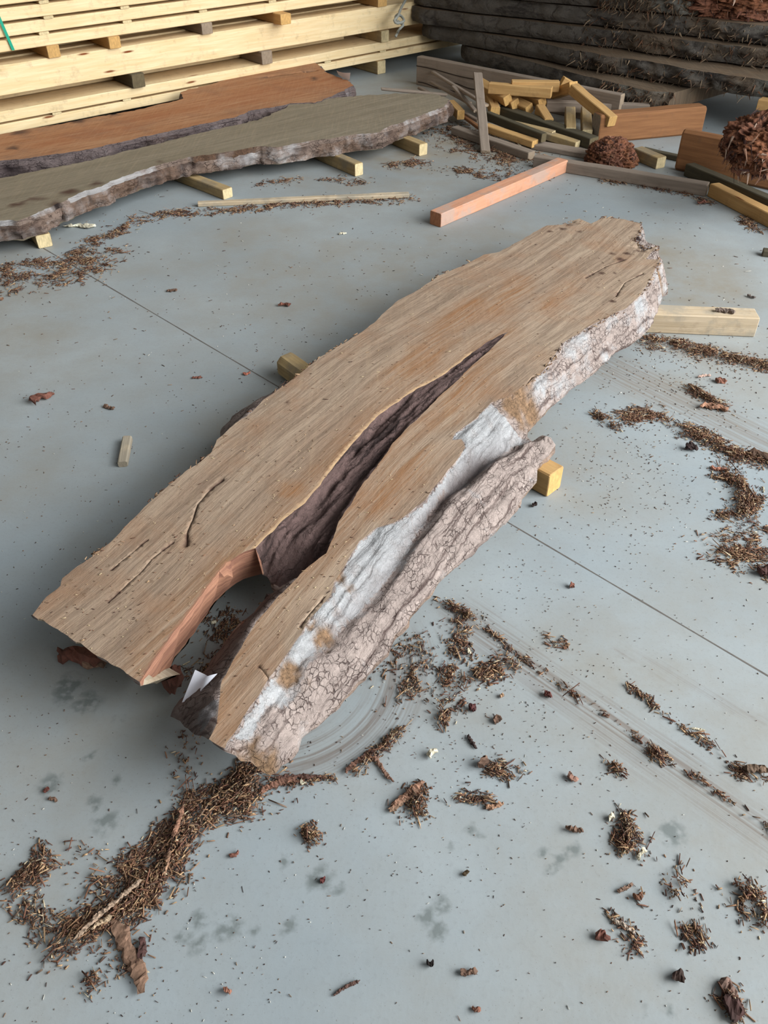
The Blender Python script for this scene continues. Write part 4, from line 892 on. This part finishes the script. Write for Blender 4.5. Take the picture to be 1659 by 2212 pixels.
sheet('paper_scrap', 'small folded white paper flap beside the curled sheet', [P(430,1500,.165), P(446,1480,.185), P(470,1455,.20), P(440,1466,.185)], .004, M_PAPER)
def tube(name, label, cat, pts, r, mat, parent=None, n=8, taper=False):
    pts = np.array(pts, float); t = np.gradient(pts, axis=0); V = []; 
    for i, (p, d) in enumerate(zip(pts, t)):
        d = d / np.linalg.norm(d); s_ = np.cross(d, [0.3, .2, .9]); s_ /= np.linalg.norm(s_); q = np.cross(d, s_); rr = r * (1 - .6 * i / len(pts) if taper else 1) * (1 + .15 * math.sin(i * 2.3))
        for k in range(n): a = 2 * math.pi * k / n + i * .5; V.append(p + rr * (math.cos(2*math.pi*k/n) * s_ + math.sin(2*math.pi*k/n) * q))
    F = [tuple(range(n-1, -1, -1)), tuple((len(pts)-1)*n + k for k in range(n))]
    for i in range(len(pts)-1):
        for k in range(n): F.append((i*n+k, i*n+(k+1)%n, (i+1)*n+(k+1)%n, (i+1)*n+k))
    o = mesh_obj(name, V, F, mat, loc=pts.mean(0), smooth=True)
    return tag(o, label, cat)
rp = lambda x, y, z: P(x, y, z)
def spl(pts, n=40):
    pts = np.array(pts); t = np.linspace(0, len(pts) - 1.001, n); out = []
    for q in t:
        i = int(q); f = q - i; p = [pts[max(0, min(len(pts)-1, i + k))] for k in (-1, 0, 1, 2)]
        out.append(.5 * ((2*p[1]) + (-p[0]+p[2])*f + (2*p[0]-5*p[1]+4*p[2]-p[3])*f*f + (-p[0]+3*p[1]-3*p[2]+p[3])*f**3))
    return np.array(out)
tube('knotted_rope', 'grey knotted rope end hanging at the left end of the dark slab stack', 'rope',
     spl([rp(884,-18,.50), rp(875,2,.46), rp(866,18,.43), rp(860,34,.40), rp(852,44,.38), rp(858,50,.365), rp(872,46,.37), rp(868,36,.39), rp(858,32,.40), rp(854,42,.375), rp(866,50,.355), rp(871,54,.345), rp(862,64,.32), rp(858,72,.29), rp(855,78,.28)], 70), .009, M_ROPE)

# ================================================================== debris
BRN = [srgb(130, 92, 70), srgb(110, 74, 58), srgb(152, 116, 88), srgb(80, 54, 46), srgb(174, 142, 108), srgb(118, 96, 80)]
def chipmesh(C, L, Wd, Th, yaw, pitch, cols):
    n = len(C); t = np.array([[-1,-.5,0],[1,-.8,0],[1,.7,0],[-1,.9,0],[-.8,-.5,1],[.9,-.6,1],[.8,.6,1],[-.9,.6,1]]) * [.5, .5, 1]
    J = rng.uniform(.65, 1.25, (n, 8, 3)); v = t[None] * J * np.stack([L, Wd, Th], 1)[:, None]
    cp, sp = np.cos(pitch)[:, None], np.sin(pitch)[:, None]; x = v[..., 0] * cp; z = v[..., 2] + v[..., 0] * sp
    z -= z.min(1, keepdims=True)
    cy, sy = np.cos(yaw)[:, None], np.sin(yaw)[:, None]; V = np.stack([x * cy - v[..., 1] * sy, x * sy + v[..., 1] * cy, z], -1) + C[:, None]
    f = np.array([[0,3,2,1],[4,5,6,7],[0,1,5,4],[1,2,6,5],[2,3,7,6],[3,0,4,7]]); F = (f[None] + (np.arange(n) * 8)[:, None, None]).reshape(-1, 4)
    return V.reshape(-1, 3), F, np.repeat(np.column_stack([cols, np.ones(n)]), 8, 0)
def fast_mesh(name, V, F, C, label, cat, kind='stuff', group=None):
    me = bpy.data.meshes.new(name); me.vertices.add(len(V)); me.vertices.foreach_set('co', V.astype(np.float32).ravel()); me.loops.add(F.size); me.loops.foreach_set('vertex_index', F.astype(np.int32).ravel())
    me.polygons.add(len(F)); me.polygons.foreach_set('loop_start', np.arange(0, F.size, 4, dtype=np.int32)); me.update(calc_edges=True); me.validate()
    a = me.attributes.new('col', 'FLOAT_COLOR', 'POINT'); a.data.foreach_set('color', C.astype(np.float32).ravel()); me.materials.append(M_CHIP)
    o = bpy.data.objects.new(name, me); COL.objects.link(o); return tag(o, label, cat, group, kind)
def inslab(p, m=0.):
    return pip(p, PL(BOT, .0)) if False else np.zeros(len(p), bool)
DLAB = {0: 'long thick trail of shredded bark leading from the slab end to the lower left', 1: 'bark shreds beside the start of the long trail', 2: 'dense core of the bark trail',
 3: 'scattered bark shreds just below the fork of the slab', 4: 'small bark pile at the far lower left', 12: 'bark and white crumbs beside the slab above the drag marks', 13: 'loose bark crumbs beside the lower bark edge', 14: 'dense bark drift in the triangle right of the slab', 33: 'dense bark drift reaching the right edge', 35: 'bark pile column near the right edge', 38: 'brown dust drift below the wide pale bearer'}
zones = ['lower left', 'lower middle', 'lower right', 'middle left', 'centre', 'right', 'upper left', 'back', 'upper right']
for k, (pts, r, den) in enumerate(DR):
    q = PL(pts); seg = np.linalg.norm(np.diff(q, axis=0), axis=1); Ltot = seg.sum()
    dist = np.linalg.norm(q.mean(0)); fine = 1 if dist < 3 else .45
    n = int((Ltot + 2 * r) * r * 2 * den * 85000 * fine) + 12; n = min(n, 14000)
    t = rng.uniform(0, Ltot, n); cs = np.concatenate([[0], np.cumsum(seg)]); i = np.clip(np.searchsorted(cs, t) - 1, 0, len(seg) - 1); f = (t - cs[i]) / np.maximum(seg[i], 1e-6)
    c = q[i] * (1 - f)[:, None] + q[i + 1] * f[:, None]; c[:, :2] += rng.normal(0, r * .55, (n, 2))
    c[:, :2] += .03 * np.stack([fbm(c, 12, 2, 1), fbm(c, 12, 2, 2)], 1) * (r / .03)
    keep = (fbm(c, 22, 3, 6) > (-.35 if den >= 1 else -.12 if den > .7 else .0)) | (rng.uniform(0, 1, n) < .12); c = c[keep]; n = len(c)
    if n < 3: continue
    big = 1.0 if fine == 1 else 1.5
    L = np.where(rng.uniform(0, 1, n) < .6, rng.gamma(1.8, .0022, n) + .0016, rng.gamma(2.2, .0044, n) + .003) * big; Wd = rng.uniform(.001, .0038, n) * big; Wd = np.minimum(Wd, L * .8); Th = rng.uniform(.0008, .003, n)
    dd, _, _ = segdist(c, q); c[:, 2] = .0006 + np.clip(1 - dd / r, 0, 1) * rng.uniform(0, 1, n) * (.016 if den > .75 else .004) 
    main = math.atan2(*(q[-1] - q[0])[[1, 0]]); yaw = np.where(rng.uniform(0, 1, n) < .5, rng.normal(main, .5, n), rng.uniform(0, math.pi, n))
    cols = np.array(BRN)[rng.integers(0, len(BRN), n)] * rng.uniform(.6, 1.25, (n, 1))
    wm = rng.uniform(0, 1, n) < (.03 if dist < 3 else .01); cols[wm] = np.array(srgb(214, 196, 164)) * rng.uniform(.8, 1, (wm.sum(), 1))
    V, F, C = chipmesh(c, L, Wd, Th, yaw, rng.normal(0, .22, n), cols)
    mp = np.mean([p[0] for p in pts]), np.mean([p[1] for p in pts])
    lab = DLAB.get(k) or 'patch of bark crumbs on the concrete, %s, %s-%s part of the photo' % (('dense' if den > .75 else 'thin'), ['left', 'centre-left', 'middle', 'centre-right', 'right'][min(4, max(0, int(mp[0] // 332)))], ['very top', 'upper', 'upper middle', 'middle', 'lower middle', 'lower', 'bottom'][min(6, int(mp[1] // 316))])
    fast_mesh('bark_debris', V, F, C, lab, 'debris')
# fine specks all over the floor
def specks(n, seed):
    xs = rng.uniform(-20, 1700, n); ys = 2212 - (rng.uniform(0, 1, n) ** 1.0) * 1950; c = np.array([P(x, y) for x, y in zip(xs, ys)])
    keep = fbm(c, 2.0, 3, seed) > rng.uniform(-.6, .35, n); return c[keep]
c = np.vstack([specks(5200, 3), np.array([P(x, y) for x, y in zip(rng.normal(1080, 160, 500), rng.normal(1450, 160, 500))]), np.array([P(x, y) for x, y in zip(rng.normal(1380, 120, 500), rng.normal(1020, 90, 500))]), np.array([P(x, y) for x, y in zip(rng.normal(1500, 130, 500), rng.normal(800, 60, 500))])]); n = len(c); c[:, 2] = .0004
scl = np.clip(np.linalg.norm(c, axis=1) / 2.2, .7, 1.8)
cols = np.array(BRN)[rng.integers(0, len(BRN), n)] * rng.uniform(.35, .9, (n, 1)); wm = rng.uniform(0, 1, n) < .08; cols[wm] = srgb(214, 208, 196)
V, F, C = chipmesh(c, (rng.gamma(1.6, .0018, n) + .0016) * scl, rng.uniform(.0010, .0028, n) * scl, rng.uniform(.0006, .0018, n), rng.uniform(0, math.pi, n), rng.normal(0, .1, n), cols)
fast_mesh('floor_specks', V, F, C, 'tiny dark bark specks strewn over the whole concrete floor', 'debris')
# torn fibres along the shaded edge and the far end of the big slab
q = densify(PL(LEFT + FAR + RIGHT[:9], ZT), .004, 0, closed=False); t_ = np.gradient(q[:, :2], axis=0); t_ /= np.linalg.norm(t_, axis=1)[:, None] + 1e-9
w8 = (fbm(q, 7, 3, 77) > -.05); idx = rng.choice(np.where(w8)[0], 520); c = q[idx].copy(); on_ = np.stack([-t_[idx, 1], t_[idx, 0]], 1); n = len(c)
c[:, :2] += on_ * rng.uniform(-.004, .008, (n, 1)); c[:, 2] += rng.uniform(-.012, .0, n); tip = rng.uniform(0, 1, n)
cols = np.array([srgb(150, 118, 90), srgb(110, 78, 58), srgb(176, 144, 112), srgb(84, 58, 46)])[rng.integers(0, 4, n)] * rng.uniform(.7, 1.1, (n, 1))
V, F, C = chipmesh(c, rng.uniform(.006, .022, n), rng.uniform(.0012, .004, n), rng.uniform(.001, .004, n), np.arctan2(t_[idx, 1], t_[idx, 0]) + rng.normal(0, .5, n), rng.normal(0, .15, n), cols)
o = fast_mesh('torn_fibres', V - np.array(main_slab.location), F, C, None, None); o.parent = main_slab
# specks on the big slab's face
xs = rng.uniform(60, 1440, 4200); ys = rng.uniform(460, 1620, 4200); c = np.array([P(x, y, ZT) for x, y in zip(xs, ys)]); c = c[pip(c, PL(TOPP, ZT))]; c = c[fbm(c, 3, 3, 9) > rng.uniform(-.5, .4, len(c))]
n = len(c); c[:, 2] += .0006; cols = np.array(BRN)[rng.integers(0, len(BRN), n)] * rng.uniform(.6, 1.3, (n, 1)); wm = rng.uniform(0, 1, n) < .25; cols[wm] = srgb(206, 184, 146)
V, F, C = chipmesh(c, rng.gamma(1.6, .002, n) + .002, rng.uniform(.001, .0025, n), rng.uniform(.0005, .0015, n), rng.normal(.3, .4, n), rng.normal(0, .1, n), cols)
fast_mesh('sawdust_specks', V, F, C, 'sawdust and bark specks lying on the big slab', 'debris')

# single larger chips, sticks and crumbs one can point to
def shard(name, label, x, y, L, w, h, yaw, col, z=0., seed=None, cat='bark chip', bend=.0, kinds=None):
    SEED[0] += 1; sd_ = SEED[0]; m = 9; n = int(min(60, max(8, L / max(w, .006) * 4))); V = []; rs = np.random.default_rng(sd_)
    col = np.array(col) * .72 + .28 * np.mean(col) * np.array([1.12, 1., .9])
    tap = rs.uniform(.35, .9, 2); tw = rs.uniform(-.5, .5)
    for i in range(n):
        u = i / (n - 1); e = min(1, tap[0] + u * 3) * min(1, tap[1] + (1 - u) * 3) * rs.uniform(.82, 1.1)
        for k in range(m):
            a = 2 * math.pi * k / m + .35; c_, s_ = math.cos(a), math.sin(a); sq = (abs(c_) ** 3 + abs(s_) ** 3) ** (-1 / 3)
            V.append((L * (u - .5) + L * .05 * math.sin(k * 2.1 + sd_) * (1 if i in (0, n - 1) else 0), w * .5 * e * c_ * sq + w * .25 * math.sin(u * 4 + sd_), h * .5 * e * s_ * sq + bend * L * math.sin(math.pi * u)))
    V = np.array(V); q = V / max(w, .004); nn = fbm(q, 1.6, 4, sd_); V[:, 1] += nn * w * .6 + fbm(q, 5, 3, sd_ + 8) * w * .25; V[:, 2] += fbm(q, 2.4, 4, sd_ + 3) * h * .7; V[:, 0] += fbm(q, 1.2, 2, sd_ + 5) * L * .05
    c_, s_ = math.cos(yaw), math.sin(yaw); X = V[:, 0] * c_ - V[:, 1] * s_; Y = V[:, 0] * s_ + V[:, 1] * c_; V[:, 0], V[:, 1] = X, Y; V[:, 2] -= V[:, 2].min()
    F = [tuple(range(m-1, -1, -1)), tuple((n-1)*m + k for k in range(m))]
    for i in range(n - 1):
        for k in range(m): F.append((i*m+k, i*m+(k+1)%m, (i+1)*m+(k+1)%m, (i+1)*m+k))
    cc = np.clip(np.array(col)[None] * (1 + 1.1 * nn[:, None]), 0, 1); o = mesh_obj(name, V, F, M_CHIP, attrs=dict(col=np.column_stack([cc, np.ones(len(V))])), smooth=False)
    o.location = P(x, y, z); return tag(o, label, cat)
def stick(label, a, b, w, h, col, za=0., zb_=0., name='bark_stick', cat='stick'):
    A, B = P(*a, za), P(*b, zb_); mid = (A + B) / 2; L = np.linalg.norm(B - A)
    o = shard(name, label, 0, 0, L, w, h, math.atan2(B[1] - A[1], B[0] - A[0]), col, cat=cat); o.location = (mid[0], mid[1], min(A[2], B[2])); o.rotation_euler = (0, 0, 0)
    return o
RED, TAN, CRM, DRK, BR_ = srgb(128, 70, 52), srgb(176, 132, 92), srgb(216, 204, 172), srgb(58, 40, 38), srgb(118, 84, 64)
for a in (
 ('dark reddish bark chip above the shaded side of the slab', 615, 662, .05, .018, .01, .1, RED), ('coarse brown bark crumb alone on the left floor', 92, 864, .075, .03, .02, 1.0, RED),
 ('small brown crumb pair right of the coarse left crumb', 236, 882, .04, .014, .008, -.3, BR_), ('orange bark flake close to the shaded slab edge', 533, 808, .025, .018, .006, .2, srgb(190, 96, 66)),
 ('reddish bark flake left of the orange one', 427, 817, .035, .012, .006, -.1, RED), ('flat brown chip on the floor near the russet crumbs', 372, 629, .04, .016, .006, 0, BR_),
 ('long tan wood chip lying right of the drag marks', 1540, 884, .085, .026, .012, -.25, srgb(156, 104, 72)), ('dark cubic bark chunk on the right floor', 1492, 972, .032, .026, .02, .2, DRK),
 ('dark bark chunk at the right edge by the thick drift', 1650, 992, .09, .035, .02, -.4, srgb(84, 56, 36)), ('pinkish bark splinter on the column pile', 1552, 1015, .045, .012, .01, -.1, srgb(184, 110, 80)),
 ('dark bark chunk at the right edge lower down', 1650, 1238, .04, .03, .02, -.3, srgb(80, 44, 38)), ('dark round crumb just below the limb bearer', 1154, 1094, .014, .011, .009, 0, DRK),
 ('round brown crumb below the floor joint', 1235, 1269, .012, .011, .01, 0, RED), ('red-brown crumb under the triangle drift', 1182, 1505, .016, .013, .011, .3, srgb(100, 40, 32)),
 ('white wood crumb beside the triangle drift', 1013, 1409, .016, .008, .007, -1, CRM), ('dark red crumb below the triangle drift point', 1020, 1531, .016, .014, .012, 0, srgb(84, 34, 34)),
 ('slim dark bark splinter right of the slab foot', 1019, 1604, .036, .007, .006, -1.2, DRK), ('small tan crumb right of the triangle', 1084, 1505, .01, .008, .007, 0, TAN),
 ('brown crumb between slab foot and drag marks', 1073, 1558, .018, .012, .01, .4, BR_), ('white and brown crumb near the two crossed sticks', 933, 1632, .022, .012, .012, 1.0, CRM),
 ('upright brown bark chip at lower centre', 1043, 1652, .022, .015, .018, 1.4, BR_), ('oval brown chip right of the lower centre pile', 1236, 1683, .022, .013, .01, -.6, srgb(140, 96, 78)),
 ('flat tan bark stick below the thin crumb patch', 1068, 1742, .036, .010, .008, .15, srgb(170, 120, 84)), ('two-horned brown chip left of the lower right pile', 1240, 1795, .034, .010, .01, -.4, BR_),
 ('cream pebble-like chip beside the lower right pile', 1320, 1768, .012, .011, .009, 0, CRM), ('cream splinter below the lower right pile', 1384, 1848, .026, .008, .008, .8, CRM),
 ('small black crumb with tan side at the lower middle', 1006, 1889, .012, .007, .007, 1.1, srgb(90, 70, 40)), ('brown chip with tan stick at the lower right', 1350, 1920, .034, .006, .006, .5, srgb(140, 104, 82)),
 ('rounded brown chip beneath the tan stick', 1377, 1939, .017, .010, .008, .1, srgb(130, 80, 50)), ('reddish chunky crumb left of the long grey splinter', 1303, 2025, .022, .018, .012, -1., srgb(116, 62, 46)),
 ('long pale grey splinter on the lower right crumbs', 1345, 2002, .042, .007, .006, -.7, srgb(170, 148, 128)), ('dark chip at lower right bottom', 1464, 2115, .02, .018, .012, -.5, srgb(60, 38, 30)),
 ('broad flat brown chip near the bottom right corner', 1572, 2140, .034, .020, .010, -.8, srgb(120, 88, 74)), ('dark curled bark piece in the bottom right corner', 1580, 2180, .034, .026, .014, -.6, srgb(70, 40, 36)),
 ('black crumb at the bottom middle', 929, 2083, .012, .010, .009, 0, srgb(26, 18, 18)), ('brown curled chip at the bottom middle', 1012, 2102, .028, .010, .008, -.1, BR_), ('small tan chip near the bottom edge', 1028, 2182, .014, .008, .006, -.8, srgb(140, 84, 60)),
 ('dark red chip at the left above the bark trail', 102, 1710, .012, .009, .006, .8, srgb(100, 44, 34)), ('flat brown chip under the dark red one', 115, 1729, .02, .007, .006, -.2, BR_),
 ('orange brown chip at the bottom left', 492, 2142, .014, .010, .008, 0, srgb(150, 90, 64)), ('small red chip between slab foot and trail', 507, 1847, .018, .007, .006, .6, RED),
 ('dark red crumb right of the damp paw marks', 697, 1903, .010, .009, .008, 0, srgb(88, 30, 28)), ('white splinter at the right edge of the drag marks', 1507, 1577, .03, .004, .004, -.3, CRM),
 ('brown bark chunk at the end of the drag marks', 1630, 1668, .05, .018, .014, -.3, srgb(110, 84, 62)), ('pinkish pale splinter above the right drift', 1520, 815, .05, .009, .007, .35, srgb(206, 164, 146)),
 ('brown wood crumb next to the pinkish pale splinter', 1556, 826, .03, .02, .012, .2, srgb(150, 90, 66)), ('grey bark flake at the upper right floor', 1622, 643, .035, .012, .008, -.6, srgb(120, 104, 96)),
 ('cream chip beside the slab foot', 655, 1690, .014, .010, .006, -.4, CRM), ('pale flat chip near the fork in the shade', 462, 1347, .012, .008, .005, 0, CRM),
 ('reddish crumb on the floor in front of the golden beam', 1515, 441, .05, .022, .014, .1, RED), ('white chip near the salmon batten', 740, 506, .035, .014, .006, .1, CRM)):
    shard('bark_chip', *a)
stick('white torn wood splinter beside the leftmost bearer', (140,494), (206,489), .035, .012, srgb(226, 216, 184), name='wood_splinter', cat='splinter')
stick('reddish bark strip poking out under the left prong end', (132,1430), (225,1425), .04, .03, RED, name='bark_strip')
stick('brown bark strip right beside the reddish one under the prong', (175,1440), (235,1430), .03, .02, srgb(150, 110, 84), name='bark_strip')
stick('brown bark scrap behind the curled paper in the fork', (358,1500), (400,1480), .04, .05, srgb(110, 60, 44), name='bark_strip')
stick('long narrow piece of bark lying at the lower end of the trail', (258,1985), (304,2148), .026, .010, srgb(130, 94, 70), name='bark_strip')
stick('dark bark strip beside the long narrow piece', (312,2030), (300,2085), .012, .012, srgb(84, 50, 46), name='bark_strip')
stick('long tan splinter crossing the bark trail', (165,2030), (300,1905), .008, .006, srgb(160, 130, 104), za=.02, zb_=.02)
stick('second tan splinter along the bark trail', (200,2010), (240,1978), .008, .006, srgb(176, 146, 110), za=.018, zb_=.018)
stick('reddish splinter on the upper part of the bark trail', (373,1815), (395,1745), .008, .006, srgb(150, 100, 72), za=.02, zb_=.02)
stick('thin splinter in the middle of the bark trail', (355,1890), (368,1840), .006, .005, srgb(160, 116, 84), za=.02, zb_=.02)
stick('upright looking grey twig at the slab foot', (536,1668), (545,1712), .008, .006, srgb(150, 136, 120))
stick('long reddish splinter bundle at the slab foot', (560,1712), (640,1685), .012, .008, srgb(132, 84, 62))
stick('thin dark splinter bundle right of the slab foot', (600,1685), (700,1678), .01, .006, srgb(96, 60, 48))
stick('brown twig pointing to the floor drift, right of the slab foot', (750,1672), (800,1622), .010, .008, srgb(120, 78, 60))
stick('brown twig crossing the other one, right of the slab foot', (808,1640), (850,1690), .008, .006, srgb(140, 98, 76))
stick('pair of parallel brown sticks in the lower centre pile', (848,1745), (915,1695), .014, .010, srgb(140, 96, 70))
stick('lower stick of the lower centre pile', (840,1752), (890,1722), .010, .008, srgb(150, 112, 84))
stick('dark slender twig on the shaded side of the floor joint', (1345,625), (1382,613), .008, .006, srgb(84, 70, 60))
stick('thin twig at the bottom centre', (722,2150), (775,2120), .005, .005, srgb(96, 64, 54))
stick('bark splinters lying against the wide pale bearer', (1545,673), (1585,676), .02, .012, srgb(120, 100, 88), za=.08, zb_=.08)
